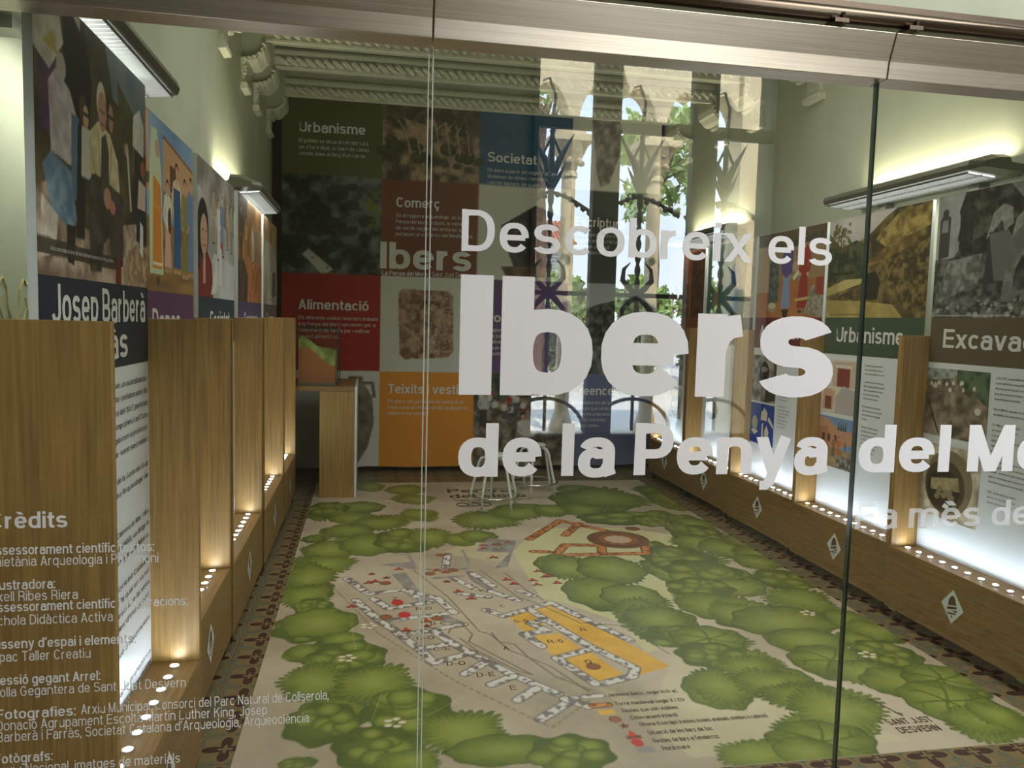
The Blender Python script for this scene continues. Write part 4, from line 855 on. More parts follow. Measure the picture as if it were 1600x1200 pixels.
# ------------------------------------------------------------------ display modules
BAND = {}
def module(side, y0, y1, xl, name_label, spec):
    """oak display bench on casters with a tall printed panel; side +1 = left row (faces +x), -1 = right row"""
    s = side; X = lambda d: xl - s * d                          # d = depth behind the front face
    ym = (y0 + y1) / 2; t = thing('display_module', (X(.16), ym, 0), name_label, 'display panel', 'oak display panels along the side walls')
    F = .026; dp = .155
    b = MB(); b.box(X(0), X(.30), y0, y1, .07, .41); b.build('base', OAKH, t, bevel=.0015)
    far, near = (y1 - F, y1), (y0, y0 + F)
    for a, c in (near, far): MB().box(X(.0), X(.30), a, c, .4105, 1.575).build('side_panel', OAK, t, bevel=.0015)
    pb = MB().box(X(dp), X(dp + .02), y0 + F + .001, y1 - F - .001, .4105, 2.32).build('poster_panel', WHITE, t)
    P0, P1 = y0 + F + .001, y1 - F - .001; w = P1 - P0
    if s > 0: fn = lambda u, v, k=0: (u * 0 + X(dp) + s * (.0008 + k), P0 + u, v)
    else: fn = lambda u, v, k=0: (u * 0 + X(dp) + s * (.0008 + k), P1 - u, v)
    VB = 1.675; hpic = 2.318 - VB
    c = spec['pic'](w, hpic); c.mesh('photo_print', lambda U, V: fn(U, V + VB), pb)
    bm = MB(); bm.add([fn(0, 1.436), fn(w, 1.436), fn(w, VB), fn(0, VB)], [(0, 1, 2, 3)]); bm.build('title_band', mat('band_%d_%d_%d' % spec['band'], spec['band'], .5, spec=.3), pb)
    fk = lambda u, v, k=0: fn(u, v, k + .0008)
    T = Lettering(fk)
    for (tx, u, v, cap, tw) in spec.get('title', []): T.put(tx, u, v, cap, tw, w=.185)
    if spec.get('caption'): T.put(spec['caption'], .08 * w, VB + .058, .010, w=.12, maxw=.52 * w)
    if T.b.v: T.build('title_lettering', TXT_W, pb)
    T = Lettering(fk)
    bs = spec.get('size', (.0105, .0255, False))
    for (lines, u, v, width) in spec.get('body', []): T.para(lines, u, v, bs[0], bs[1], width, w=.145, just=bs[2])
    if T.b.v: T.build('body_text', TXT_D, pb)
    for (pf, u, v, pw, ph) in spec.get('pics', []):
        pf(pw, ph).mesh('small_picture', lambda U, V: fk(U + u, V + v), pb)
    n = spec.get('leds', 10); st = (y1 - y0 - 2 * F) / n
    for k in range(n):
        y = y0 + F + st * (k + .5); q = (X(.072), y, .4108); b = MB()
        b.lathe([(.017, 0), (.017, .003), (.0125, .0035)], q, 12, 0)
        b.disc((q[0], q[1], q[2] + .0042), .0125, 2, 8, 1); b.build('led_spot', [LEDR, LED], t)
    # bell emblem on a white diamond
    e = X(-.0012); hy, hz, zc = .075, .072, .245
    q = lambda a, z, k=0: (X(-.0012 - k), ym + s * a, zc + z)
    b = MB(); b.add([q(0, -hz * 1.2), q(hy, 0), q(0, hz * 1.2), q(-hy, 0)], [(0, 1, 2, 3)], 0)
    bell = [(-.034, -.020), (-.024, .030), (-.012, .050), (.004, .056), (.016, .046), (.026, .020), (.034, -.018), (.028, -.022)]
    b.add([q(a, z, .0006) for a, z in bell], [tuple(range(len(bell)))], 1)
    for dz in (-.020, -.001): b.add([q(-.034, dz - .008, .0012), q(.036, dz + .012, .0012), q(.036, dz + .018, .0012), q(-.034, dz - .002, .0012)], [(0, 1, 2, 3)], 0)
    b.add([q(a, z, .0006) for a, z in ((-.03, -.036), (.026, -.026), (.026, -.034), (-.03, -.044))], [(0, 1, 2, 3)], 1)
    b.add([q(.006 * math.cos(k), -.050 + .006 * math.sin(k), .0006) for k in range(6)], [tuple(range(6))], 1)
    b.build('emblem', [WHITE, mat('emblem_brown', (92, 62, 30), .5)], t)
    for d in (.026, .25):
        for y in (y0 + .07, y1 - .07):
            b = MB(); b.box(X(d - .028), X(d + .028), y - .03, y + .03, .064, .0705)
            for sy in (-.014, .011): b.prism([(X(d - .018), .066), (X(d + .016), .066), (X(d + .022), .03), (X(d + .012), .024), (X(d + .004), .03)], 1, y + sy, y + sy + .003)
            cs = b.build('caster', CHROME, t)
            b = MB(); b.tube([(X(d + .012), y - .010, .0275), (X(d + .012), y + .010, .0275)], .027, 16); b.tube([(X(d + .012), y - .012, .0275), (X(d + .012), y + .012, .0275)], .012, 10, 1); b.build('wheel', [BLACK, CHROME], cs)
    return t
BODY1 = ['Nascut a Barcelona, va ser un autodidacta i', 'home inquiet. Investigador col·laborador de', 'la Secció d’Arqueologia des del 1947, participà', 'a les excavacions d’Empúries i al Curs', 'Internacional d’Arqueologia com a professor', 'el 1967, i en va acabar sent secretari.', '', 'Va ser membre fundador de la Junta del Grup', 'i col·laborador del Museu Arqueològic de', 'Barcelona (MAB).', '', 'Excavà a la necròpolis de Cabrera de Mar, i des', 'del poblat, amb el suport del MAB, va dirigir la', 'excavació de la Penya del Moro.', '', 'El 1985 va fundar la Societat Catalana', 'd’Arqueologia (SCA), de la qual en va ser', 'president. Dedicà a escriure la seva', 'recerca i les memòries d’excavació.', '', 'El Grup local i la comissió d’excavacions', 'de Sant Just Desvern.', '', 'Reconegut per la comarca prehistòrica', 'i pels museus de Barcelona, impulsà la', 'recerca d’arqueologia medieval.']
BODYA = ['El poblat es situa al cim del', 'turó a la vessant que està un', 'construïdes al llarg d’un carrer.', '', 'L’urbanisme que s’observa en', 'tots els poblats ibèrics, ocupant', 'i amb un sistema de terrasses', 'permet recollir les aigües', 'a l’interior de les cases.', '', 'Els habitatges documentats', 'dimensions que oscil·len entre', 'amb parets de pedra lligada', 'de fang.', '', 'Totes elles, amb una porta', 'i una llar de foc, disposen', 'd’un espai de magatzem', 'i una sala que es feia servir', 'per cuinar i teixir, amb un', 'sostre de canyes i fang', 'a la zona de carreres.']
BODYB = ['L’any 1972, Josep Barberà, amb el', 'suport del Museu Arqueològic i', 'del santjustenc Daniel Cardona, un', 'grup de voluntaris inicià les tasques', 'arqueològiques al poblat.', '', 'Fins a 1981 les tasques les feien', 'estudiants, i es feien a l’estiu.', '', 'De 1983 a 1990, el projecte', 'de recerca va donar pas', 'a un nou pla per posar', 'al dia els estudis, es van fer', 'campanyes i estades', 'anuals, i amb l’estiu', '', 'L’equip d’arqueòlegs va fer el mètode', 'd’excavació científica, el mètode', 'Wheeler –excavació amb testimonis–,', 'aplicar el mètode Harris a la recerca', 'd’estrats i excavació en extensió.', '', 'El Dr. Josep Barberà i altres', 'van fer un text del camí i el', 'que avui es fa servir per']
BODYC = ['Taller on', 'es feien', 'peces.', '', '', 'Ceràmica, ferro', 'i os treballat.', '', 'Sovint, per les excavacions', 'dels jaciments, coneixem', 'els oficis més comuns', 'de la societat ibèrica i les', 'matèries que usaven.', '', 'La pedra i la fusta', 'necessàries per a les cases', 'i l’economia es treballaven', 'a la vora del poblat,', 'com mostren les restes', 'trobades a la Penya', 'que avui es veuen.']
module(1, 1.855, 2.775, -.556, 'oak display panel with navy title band, nearest the glass on the left', dict(pic=pic_outing, band=(40, 44, 60), title=[('Josep Barberà', .07, 1.566, .092, .76), ('i Farràs', .07, 1.462, .092, .57)], caption='Visita comentada a càrrec del doctor Barberà al jaciment de la Penya del Moro', body=[(BODY1, .10, 1.375, .745)], size=(.0175, .040, True), leds=10))
module(1, 2.785, 3.785, -.622, 'oak display panel with purple Dones band and picture of robed women', dict(pic=pic_women, band=(96, 60, 96), title=[('Dones', .25, 1.520, .09, .43)], body=[(BODYA, .3, 1.38, .6)], leds=11))
module(1, 3.795, 4.835, -.615, 'oak display panel with dark teal Societat band and grey crowd picture', dict(pic=pic_society, band=(44, 62, 74), title=[('Societat', .27, 1.520, .09, .55)], body=[(BODYC, .3, 1.38, .6)], leds=11))
module(1, 4.86, 5.95, -.605, 'oak display panel with violet Creences band and brown picture', dict(pic=pic_beliefs, band=(84, 76, 110), title=[('Creences', .22, 1.520, .09, .60)], body=[(BODYA, .3, 1.38, .6)], leds=12))
module(1, 5.965, 6.86, -.60, 'oak display panel with grey title band, farthest on the left', dict(pic=pic_guide, band=(98, 90, 92), title=[('Guerra', .16, 1.520, .09, .46)], body=[(BODYC, .2, 1.38, .6)], leds=10))
module(-1, 2.80, 3.815, 2.86, 'oak display panel with brown Excavació band and black and white digging photo', dict(pic=pic_dig, band=(98, 84, 66), title=[('Excavació', .10, 1.517, .097, .71)], body=[(BODYB, .475, 1.378, .46)], pics=[(pic_site, .0, 1.045, .44, .36), (pic_pit, .0, .61, .42, .39)], leds=11))
module(-1, 3.835, 4.85, 2.88, 'oak display panel with green Urbanisme band and hillside cave photo', dict(pic=pic_hill, band=(66, 84, 64), title=[('Urbanisme', .135, 1.517, .097, .66)], body=[(BODYA, .455, 1.375, .40)], pics=[(pic_house, .0, 1.05, .41, .35), (pic_village, .0, .69, .42, .33)], leds=11))
module(-1, 4.87, 5.86, 2.90, 'oak display panel with dark red Artesanat band and market picture', dict(pic=pic_market, band=(110, 44, 46), title=[('Artesanat', .08, 1.518, .097, .57)], body=[(BODYC, .41, 1.36, .42)], pics=[(pic_pots, .0, 1.015, .37, .365), (pic_bones, .0, .68, .37, .32)], leds=11))
def pic_coins(w, h):
    c = Canvas(w, h, PX, (226, 230, 234), 30)
    for k in range(3): c.ell(w * .5, h * (.2 + .3 * k), w * .32, h * .12, (84, 82, 80)); c.ell(w * .52, h * (.21 + .3 * k), w * .2, h * .08, (120, 118, 114))
    return c
def pic_bowl(w, h):
    c = Canvas(w, h, PX, (226, 230, 234), 31); c.ell(w * .5, h * .5, w * .45, h * .42, (96, 88, 66)); c.ell(w * .55, h * .62, w * .35, h * .24, (150, 140, 112)); return c
module(-1, 5.88, 6.83, 2.915, 'oak display panel with dark plum band and teal picture on the right wall', dict(pic=pic_teal, band=(72, 54, 56), pics=[(pic_coins, .05, 1.02, .22, .38), (pic_bowl, .05, .74, .3, .2)], leds=10))
module(-1, 6.85, 7.72, 2.915, 'oak display panel with rust band and orange picture, farthest on the right', dict(pic=pic_hearth, band=(150, 84, 48), pics=[(pic_site, .1, 1.0, .3, .3), (pic_pit, .1, .66, .3, .3)], leds=9))
# ------------------------------------------------------------------ printed cloth banner on the back wall
BX0, BZ0, BW, BH = -.85, .06, 3.92, 3.74
CXS = [0, .97, 1.95, 2.93, BW]; RZ = [0, .985, 1.955, 2.92, BH]
def wave(x, z):
    return .016 * np.sin(5.1 * x + .8 * np.sin(1.3 * z)) + .010 * np.sin(11 * x + 1.7 * z) * (1.1 - z / 4.5) + .008 * np.sin(3 * z + x)
def banner_fn(u, v, k=0): 
    x = BX0 + u; z = BZ0 + v
    return (x, 8.12 + wave(x, z) - k, z - .012 * np.abs(np.sin(x * 3.2)) * (v < .02))
bn = thing('cloth_banner', (1.1, 8.12, 0), 'large printed cloth banner of coloured squares hanging on the back wall', 'banner')
c = Canvas(BW, BH, .006, (205, 206, 198), 40)
def sq(ci, ri): return CXS[ci], RZ[ri], CXS[ci + 1], RZ[ri + 1]
def rect(ci, ri, col): a, b_, d, e = sq(ci, ri); c.poly([(a, b_), (d, b_), (d, e), (a, e)], col)
def rtex(ci, ri, c0, c1, sc, octv=5, lo=.3, hi=.7): a, b_, d, e = sq(ci, ri); c.tex(c0, c1, sc, octv, lo, hi, m=(c.U >= a) & (c.U < d) & (c.V >= b_) & (c.V < e))
rect(0, 3, (92, 92, 62)); rect(1, 2, (122, 70, 56)); rect(0, 1, (158, 34, 36)); rect(1, 0, (216, 142, 52)); rect(2, 3, (56, 92, 122)); rect(2, 1, (104, 80, 122)); rect(3, 2, (82, 84, 76)); rect(3, 0, (112, 116, 146))
rtex(1, 3, (70, 62, 48), (176, 150, 122), .08)
for k in range(26):
    u, v = .97 + c.rs.rand() * .98, 2.92 + c.rs.rand() * .8; r = .04 + .05 * c.rs.rand(); c.ell(u, v, r, r * .75, (64, 64, 44)); c.ell(u - .01, v + .015, r * .6, r * .45, (82, 82, 56))
for k in range(7): c.line([(1.1 + .1 * k, 3.55 - .03 * k), (1.2 + .1 * k, 3.4 + .03 * k), (1.25 + .1 * k, 3.2)], .012, (190, 160, 136))
c.poly([(.97, 3.5), (1.5, 3.55), (1.95, 3.4), (1.95, 3.74), (.97, 3.74)], (78, 68, 48), .55)
rtex(0, 2, (36, 38, 34), (118, 120, 118), .10)
for k in range(16):
    u, v = .05 + c.rs.rand() * .85, 2.02 + c.rs.rand() * .8; r = .05 + .07 * c.rs.rand(); c.ell(u, v, r, r * .7, (44, 46, 40), .8)
for k in range(24): u, v = .82 + c.rs.rand() * .14, 2.4 + c.rs.rand() * .45; c.ell(u, v, .03, .02, (120, 124, 50), .6)
c.poly([(.20, 2.14), (.26, 2.2), (.5, 2.0), (.44, 1.96), (.38, 1.96)], (196, 198, 194)); c.ell(.3, 2.11, .01, .01, (40, 40, 40)); c.ell(.44, 2.02, .01, .01, (40, 40, 40))
# white squares with their finds
P = [(.66, .36), (.70, .5), (.80, .62), (.85, .72), (.83, .78), (.86, .90), (.80, .90), (.78, .74), (.70, .74), (.64, .86), (.60, .7), (.56, .4), (.6, .12), (.72, .06), (.80, .2), (.86, .42), (.86, .56), (.80, .62)]
c.shade([(.55, .45), (.57, .72), (.64, .86), (.66, .93), (.80, .93), (.81, .86), (.90, .72), (.92, .45), (.86, .2), (.76, .04), (.70, .04), (.60, .2)], (92, 84, 72), (132, 122, 106), .1)
c.line([(.81, .86), (.90, .86), (.92, .72)], .03, (104, 94, 80))
c.shade([(1.17, 1.16), (1.15, 1.78), (1.19, 1.83), (1.66, 1.82), (1.71, 1.77), (1.72, 1.20), (1.67, 1.14), (1.22, 1.11)], (112, 82, 66), (184, 152, 130), .05, 5)
for k in range(160):
    u = 1.42 + .28 * c.rs.rand(); v = 1.15 + .65 * c.rs.rand(); c.ell(u, v, .008, .007, (208, 200, 184), .7)
c.line([(1.15, 1.50), (1.36, 1.32), (1.46, 1.18)], .012, (196, 168, 146)); c.ell(1.42, 1.70, .02, .018, (50, 40, 34))
c.shade([(2.20, 2.52), (2.56, 2.74), (2.88, 2.62), (2.86, 2.2), (2.62, 2.02), (2.34, 2.10), (2.22, 2.40)], (54, 52, 54), (86, 82, 80), .1); c.shade([(2.20, 2.1), (2.80, 2.1), (2.84, 2.02), (2.5, 1.98), (2.26, 2.0)], (96, 80, 66), (128, 110, 92), .1)
c.shade([(3.20, 3.08), (3.12, 3.74), (3.42, 3.74), (3.50, 3.45), (3.34, 3.0), (3.24, 2.96)], (120, 114, 108), (172, 166, 158), .06)
rtex(3, 1, (56, 58, 54), (128, 130, 124), .09); c.poly([(2.93, 1.62), (3.3, 1.74), (3.7, 1.84), (3.92, 1.70), (3.92, 1.955), (2.93, 1.955)], (170, 174, 172)); c.shade([(2.93, 1.60), (3.3, 1.72), (3.7, 1.82), (3.92, 1.68), (3.92, 1.3), (2.93, 1.3)], (50, 52, 46), (110, 108, 96), .05)
rtex(2, 0, (72, 64, 56), (160, 146, 130), .07); c.shade([(1.95, .7), (2.93, .74), (2.93, .985), (1.95, .985)], (54, 60, 50), (96, 100, 84), .06)
for k in range(16): person(c, 2.0 + .9 * c.rs.rand(), .48 + .22 * c.rs.rand(), .18, (206, 204, 200) if k % 3 else (150, 60, 56), (84, 84, 92), (70, 60, 50))
person(c, 2.62, .06, .5, (206, 202, 196), (64, 62, 66), lean=-.3); person(c, 2.06, .42, .36, (190, 190, 190), (52, 50, 54))
c.mesh('printed_cloth', lambda U, V: banner_fn(U, V), bn, 2, 2, m=print_mat('printed_cloth', .85, .1), smooth=True)
T = Lettering(lambda u, v, k=0: banner_fn(u, v, k + .0025)); G = .022
def bt(title, u, v, lines, tw=None, cap=.098, lead=.062):
    T.put(title, u, v, cap, tw, w=.19)
    for i, ln in enumerate(lines): T.put(ln, u, v - .10 - i * lead, .036, w=.11)
bt('Urbanisme', .165, 3.34, ['El poblat se situa al cim del turó,', 'on s’ha trobat un barri de cases', 'construïdes al llarg d’un carrer.'], .64)
bt('Comerç', 1.12, 2.66, ['En el registre arqueològic de la', 'Penya del Moro trobem, la vaixella', 'de vernís negre i les àmfores que', 'portaven el vi d’arreu del Mediterrani.'], .44)
T.put('Ibers', .965, 2.035, .27, .93, w=.22); T.put('La Penya del Moro', .985, 1.970, .046, .46, w=.19); T.put('| Sant Just Desvern', 1.47, 1.970, .046, .46, w=.12)
bt('Alimentació', .165, 1.60, ['Els diferents molins i morters trobats', 'a la Penya del Moro serveixen per a', 'l’elaboració de farina per realitzar', 'aquest aliment i pa.'], .69)
bt('Teixits i vestits', 1.06, .76, ['Els ibers són per a tots la forma d’un', 'teixit vertical i el seu ús els ajuda per a', 'elaborar-ne vestits.'], .83)
bt('Societat', 2.04, 3.16, ['Els ibers a partir del segle IV aC es', 'divideixen en ètnies i territoris,', 'com els laietans, als quals', 'pertanyen els habitants de la Penya.'], .52)
bt('Dones', 2.06, 1.52, ['El paper de la dona', 'en la política i la casa', 'és alimentar, podem', 'dir que destacat en', 'els poblats ibers.'], .40)
bt('Escriptura', 2.88 + .1, 2.55, ['A la Penya del Moro s’ha trobat', 'un grafit amb escriptura', 'ibèrica en un atuell', 'que era part d’un plat.'], .56)
bt('Creences', 3.02, .76, ['Les evidències de les', 'creences que tenim', 'són les inhumacions', 'd’infants i ofrenes', 'sota les cases.'], .52)
T.build('banner_lettering', TXT_W, bn)

# ------------------------------------------------------------------ the great map mat on the floor
MX0, MX1, MY0, MY1 = -.46, 2.745, 2.53, 7.55
mt = thing('floor_mat', ((MX0 + MX1) / 2, (MY0 + MY1) / 2, 0), 'large printed floor mat with a map of the settlement among green trees', 'floor mat')
MB().box(MX0, MX1, MY0, MY1, .0005, .0035).build('backing', mat('mat_backing', (196, 180, 150), .5), mt)
TREES = "0.04,7.35,0.12,0.16,s;0.36,7.22,0.16,0.16,r;0.43,6.83,0.15,0.16,s;-0.05,6.58,0.18,0.17,r;-0.31,6.51,0.15,0.23,b;-0.11,6.23,0.15,0.17,r;0.10,6.05,0.18,0.18,s;0.42,6.31,0.13,0.16,s;-0.12,5.86,0.16,0.15,r;-0.36,5.64,0.08,0.08,b;-0.24,5.37,0.16,0.18,r;0.02,5.48,0.17,0.23,r;0.28,5.56,0.19,0.26,b;0.46,5.64,0.14,0.21,s;0.67,5.55,0.10,0.14,s;0.80,5.64,0.12,0.13,s;0.94,6.06,0.23,0.23,s;1.24,6.30,0.22,0.20,s;1.55,6.36,0.14,0.16,r;1.99,7.12,0.18,0.21,s;2.13,6.78,0.35,0.37,s;1.83,6.34,0.16,0.23,s;2.09,6.05,0.31,0.19,b;2.43,6.15,0.09,0.11,r;2.71,6.95,0.12,0.22,s;2.66,6.63,0.12,0.26,s;-0.25,5.05,0.17,0.17,s;-0.33,4.81,0.13,0.23,s;-0.33,4.48,0.13,0.17,s;-0.28,4.30,0.09,0.12,b;-0.23,4.07,0.17,0.17,r;-0.28,3.71,0.07,0.08,r;-0.11,3.85,0.09,0.07,r;-0.08,3.63,0.16,0.15,b;-0.21,3.40,0.14,0.15,s;0.05,3.35,0.16,0.16,s;-0.16,3.03,0.13,0.14,b;0.18,3.09,0.16,0.16,b;0.38,2.90,0.16,0.14,s;0.05,2.83,0.14,0.13,b;0.16,2.72,0.11,0.07,s;0.51,2.75,0.18,0.09,r;0.76,2.69,0.14,0.11,b;-0.23,2.76,0.06,0.03,b;1.31,4.82,0.16,0.22,s;1.57,4.77,0.19,0.24,r;1.37,4.36,0.19,0.22,r;1.54,4.27,0.16,0.17,r;1.52,4.02,0.13,0.19,s;1.55,3.87,0.16,0.21,s;2.05,5.07,0.11,0.27,b;1.93,4.67,0.10,0.21,r;2.76,7.01,0.17,0.20,s;2.76,6.71,0.18,0.28,s;2.42,6.15,0.09,0.10,b;2.27,5.93,0.12,0.15,b;2.60,5.79,0.15,0.21,s;2.49,5.56,0.17,0.23,b;2.42,5.30,0.16,0.18,r;2.55,5.14,0.16,0.20,r;2.12,4.93,0.22,0.26,b;2.16,4.64,0.22,0.23,b;2.78,5.30,0.15,0.15,s;2.71,5.00,0.14,0.16,s;2.63,4.82,0.13,0.14,r;2.61,4.45,0.16,0.17,b;2.25,4.35,0.15,0.14,r;2.01,4.36,0.18,0.16,b;1.95,4.07,0.17,0.18,r;2.12,3.98,0.16,0.19,s;2.53,4.10,0.17,0.19,s;1.57,3.91,0.16,0.16,s;1.57,3.68,0.15,0.12,b;1.73,3.63,0.17,0.14,t;1.66,3.44,0.15,0.13,b;1.78,3.29,0.14,0.12,s;1.56,3.13,0.13,0.15,s;1.81,3.12,0.16,0.13,s;1.88,2.99,0.16,0.12,s;1.95,2.86,0.17,0.17,s;2.05,3.92,0.15,0.17,s;2.24,3.80,0.25,0.19,r;2.23,3.54,0.18,0.14,r;2.22,3.31,0.18,0.15,t;2.29,3.17,0.13,0.12,s;2.63,3.75,0.11,0.16,r;2.67,3.63,0.12,0.13,s;2.50,3.53,0.08,0.09,r;2.54,3.36,0.13,0.13,b;2.42,3.06,0.17,0.13,r;2.62,3.06,0.16,0.13,t;2.49,2.87,0.17,0.16,t;2.51,2.70,0.13,0.11,s;2.61,2.73,0.09,0.11,s;1.75,2.64,0.19,0.13,t;1.45,2.59,0.14,0.09,s;1.65,2.58,0.11,0.09,r"
c = Canvas(MX1 - MX0, MY1 - MY0, .003, (182, 168, 146), 50); c.tex((166, 152, 130), (196, 182, 160), .5, 5)
m_ = lambda x, y: (x - MX0, y - MY0)
def pts(s): return [m_(*map(float, q.split(','))) for q in s.split()]
def soft(s, col, al): P = pts(s); c.shade(P, col, [v + 10 for v in col], .3, 3, al)
soft('1.0,5.2 1.3,5.8 2.0,5.75 2.45,5.4 2.0,4.9 1.75,4.1 1.62,3.65 1.35,3.5 1.35,3.88 1.12,4.2 1.0,4.3 1.0,5.0', (198, 196, 140), .75)
soft('1.0,3.2 1.2,3.0 1.5,3.5 1.7,3.2 2.1,2.6 1.2,2.6', (204, 198, 152), .35); soft('.5,5.2 .8,5.6 1.0,5.3 .9,5.0', (200, 192, 146), .5)
def blob(x, y, rx, ry, kind, rs):
    x, y = m_(x, y); R = max(rx, ry) * 1.35; bx = c.box(x - R, y - R, x + R, y + R)
    if bx is None: return
    U, V = c.U[bx], c.V[bx]; X = (U - x) / rx; Y = (V - y) / ry; r = np.hypot(X, Y); th = np.arctan2(Y, X); ph = rs.rand() * 6.28
    g = rs.rand() * .5; light_ = np.array([140 + 16 * g, 150 + 12 * g, 74 + 10 * g]); mid = np.array([108 + 14 * g, 122 + 12 * g, 56]); dark = np.array([80, 96, 46])
    def paint(m, t):
        t = t[..., None]; C = np.where(t < .5, light_ + (mid - light_) * t * 2, mid + (dark - mid) * (t - .5) * 2); A = c.a[bx]; A[m] = C[m]
    if kind == 'b':
        rad = np.full(U.shape, 9.0); rr = r / (1 + .07 * np.sin(7 * th + ph)); paint(rr < 1.0, np.clip(.55 + .45 * rr, 0, 1))
        for k in range(11):
            a = rs.rand() * 6.28; q = rs.rand() ** .5 * .72; ux, uy = q * math.cos(a), q * math.sin(a); br = .26 + .14 * rs.rand(); d = np.hypot(X - ux, Y - uy) / br
            paint(d < 1, np.clip(d ** 2.2 * .85 + .1, 0, 1))
    else:
        if kind == 's': n = rs.randint(24, 34); edge = .80 + (.22 + .08 * np.sin(4 * th + ph)) * np.abs(np.sin((th + ph) * n / 2 + .8 * np.sin(3 * th))) ** .8 + .05 * np.sin(3 * th + ph) + .04 * np.sin(7 * th + 2 * ph)
        else: edge = 1 + .035 * np.sin(9 * th + ph) + .03 * np.sin(5 * th + 2 * ph)
        t = r / edge; n2 = .10 * np.sin(th * 23 + r * 9) * (kind == 's') + .5 * (NT[bx] - .5)
        tt = np.clip(t ** 1.5 * .8 + n2 * t, 0, .85); tt = np.where(t > .95, 1.0, tt); paint(t < 1, tt)
        if kind == 't':
            for k in range(6):
                a = ph + k * 1.05; q = [(x, y)] + [(x + rx * d * math.cos(a + .25 * d), y + ry * d * math.sin(a + .25 * d)) for d in (.3, .6, .85)]
                c.line(q, .012, (84, 104, 44)); c.line([q[2], (x + rx * .8 * math.cos(a + .5), y + ry * .8 * math.sin(a + .5))], .008, (84, 104, 44))
rs = np.random.RandomState(5); NT = c.noise(.07, 3)
TL = TREES.split(';')
for q in TL:                                                     # darker understorey first, so the crowns run together
    a = q.split(','); x, y, rx, ry = map(float, a[:4])
    if y < 5.2 and (.1 < x < 1.0): continue
    blob(x + rs.uniform(-.35, .35) * rx, y + rs.uniform(-.5, .5) * ry, rx * 1.15, ry * 1.15, 'sbsr'[rs.randint(4)], rs)
for q in TL:
    a = q.split(','); x, y, rx, ry = map(float, a[:4]); blob(x, y, rx * 1.16, ry * 1.2, a[4], rs)
for u, v in ((.2, 6.78), (.02, 4.0), (2.45, 3.9), (2.44, 3.35), (.12, 3.0), (-.08, 3.62)): # pale flowers
    for k in range(5): c.ell(*m_(u + .03 * math.cos(k * 1.26), v + .03 * math.sin(k * 1.26)), .016, .012, (222, 206, 186))
GRAYS = "0.16,4.82 0.25,4.84 0.32,4.47 0.39,4.29 0.31,4.25 0.22,4.59|0.40,4.14 0.47,4.06 0.52,3.98 0.48,3.95 0.39,4.03|0.62,4.91 0.66,4.77 0.79,4.35 0.75,4.35 0.64,4.64|0.75,5.24 0.89,5.56 1.08,5.48 0.91,4.88 0.82,4.86 0.98,5.19|0.09,5.01 0.29,5.05 0.27,5.20 0.19,5.21 0.18,5.24 0.30,5.22 0.33,4.93 0.32,4.88|0.67,5.28 0.68,5.07 0.66,4.87 0.62,4.85 0.66,5.07 0.65,5.28|0.38,4.90 0.66,4.89 0.65,4.85 0.38,4.87|0.41,4.73 0.61,4.75 0.60,4.71 0.41,4.69".split('|')
for s_ in GRAYS: c.shade(pts(s_), (138, 132, 128), (160, 154, 148), .05)
for s_ in "0.76,4.06 0.89,4.12 0.93,3.89 0.81,3.82|0.85,3.77 0.98,3.79 1.05,3.59 0.89,3.51 0.87,3.65|0.94,3.49 1.08,3.55 1.16,3.30 1.02,3.21|0.91,4.16 1.06,4.20 1.41,3.35 1.22,3.27 1.24,3.35".split('|'): c.shade(pts(s_), (214, 164, 62), (226, 178, 78), .1)
NS = c.noise(.022, 2)
def wall_strip(P, wd, dark, lo, hi):
    for a, b_ in zip(P[:-1], P[1:]):
        c.line([a, b_], wd * 1.28, dark)
    for a, b_ in zip(P[:-1], P[1:]):
        bx = c.box(min(a[0], b_[0]) - wd, min(a[1], b_[1]) - wd, max(a[0], b_[0]) + wd, max(a[1], b_[1]) + wd)
        x, y = c.U[bx], c.V[bx]; dx, dy = b_[0] - a[0], b_[1] - a[1]; L = dx * dx + dy * dy or 1e-9; t = np.clip(((x - a[0]) * dx + (y - a[1]) * dy) / L, 0, 1)
        d = np.hypot(x - a[0] - t * dx, y - a[1] - t * dy); n = np.clip((NS[bx] - .38) / .1, 0, 1)[..., None]
        c.fill(bx, d <= wd / 2, np.asarray(lo) * (1 - n) + np.asarray(hi) * n)
for s_ in "-0.11,4.76 0.02,4.47 0.23,4.53 0.29,4.40|-0.05,4.38 0.08,4.05 0.48,4.13|0.05,4.39 0.13,4.23 0.37,4.31|0.23,4.52 0.41,4.36 0.48,4.13|0.08,4.05 0.14,3.95 0.20,3.81 0.27,3.66 0.32,3.52 0.51,3.61|0.19,3.86 0.51,3.96|0.26,3.68 0.43,3.73|0.35,3.89 0.43,3.72 0.50,3.61 0.56,3.52 0.65,3.37 0.82,3.15|0.56,3.50 0.45,3.39|0.66,3.34 0.55,3.27|0.74,3.21 0.64,3.12|0.88,3.10 0.70,2.95|0.84,3.10 0.92,3.03|0.66,4.79 0.76,4.53|0.73,4.44 0.86,4.28|0.55,4.42 0.70,4.35|0.54,4.69 0.64,4.50|0.55,5.20 0.51,4.92|0.66,4.15 0.74,4.05 1.04,4.22 1.32,3.66|0.90,4.13 1.08,3.65 1.24,3.35 1.20,3.27 1.05,3.22|0.86,3.94 0.93,3.83 0.80,3.80 0.86,3.64|1.07,3.57 0.90,3.50 1.01,3.22|0.87,3.94 0.94,3.97|0.90,4.43 0.96,4.34".split('|'): wall_strip(pts(s_), .044, (104, 98, 95), (124, 117, 114), (214, 208, 200))
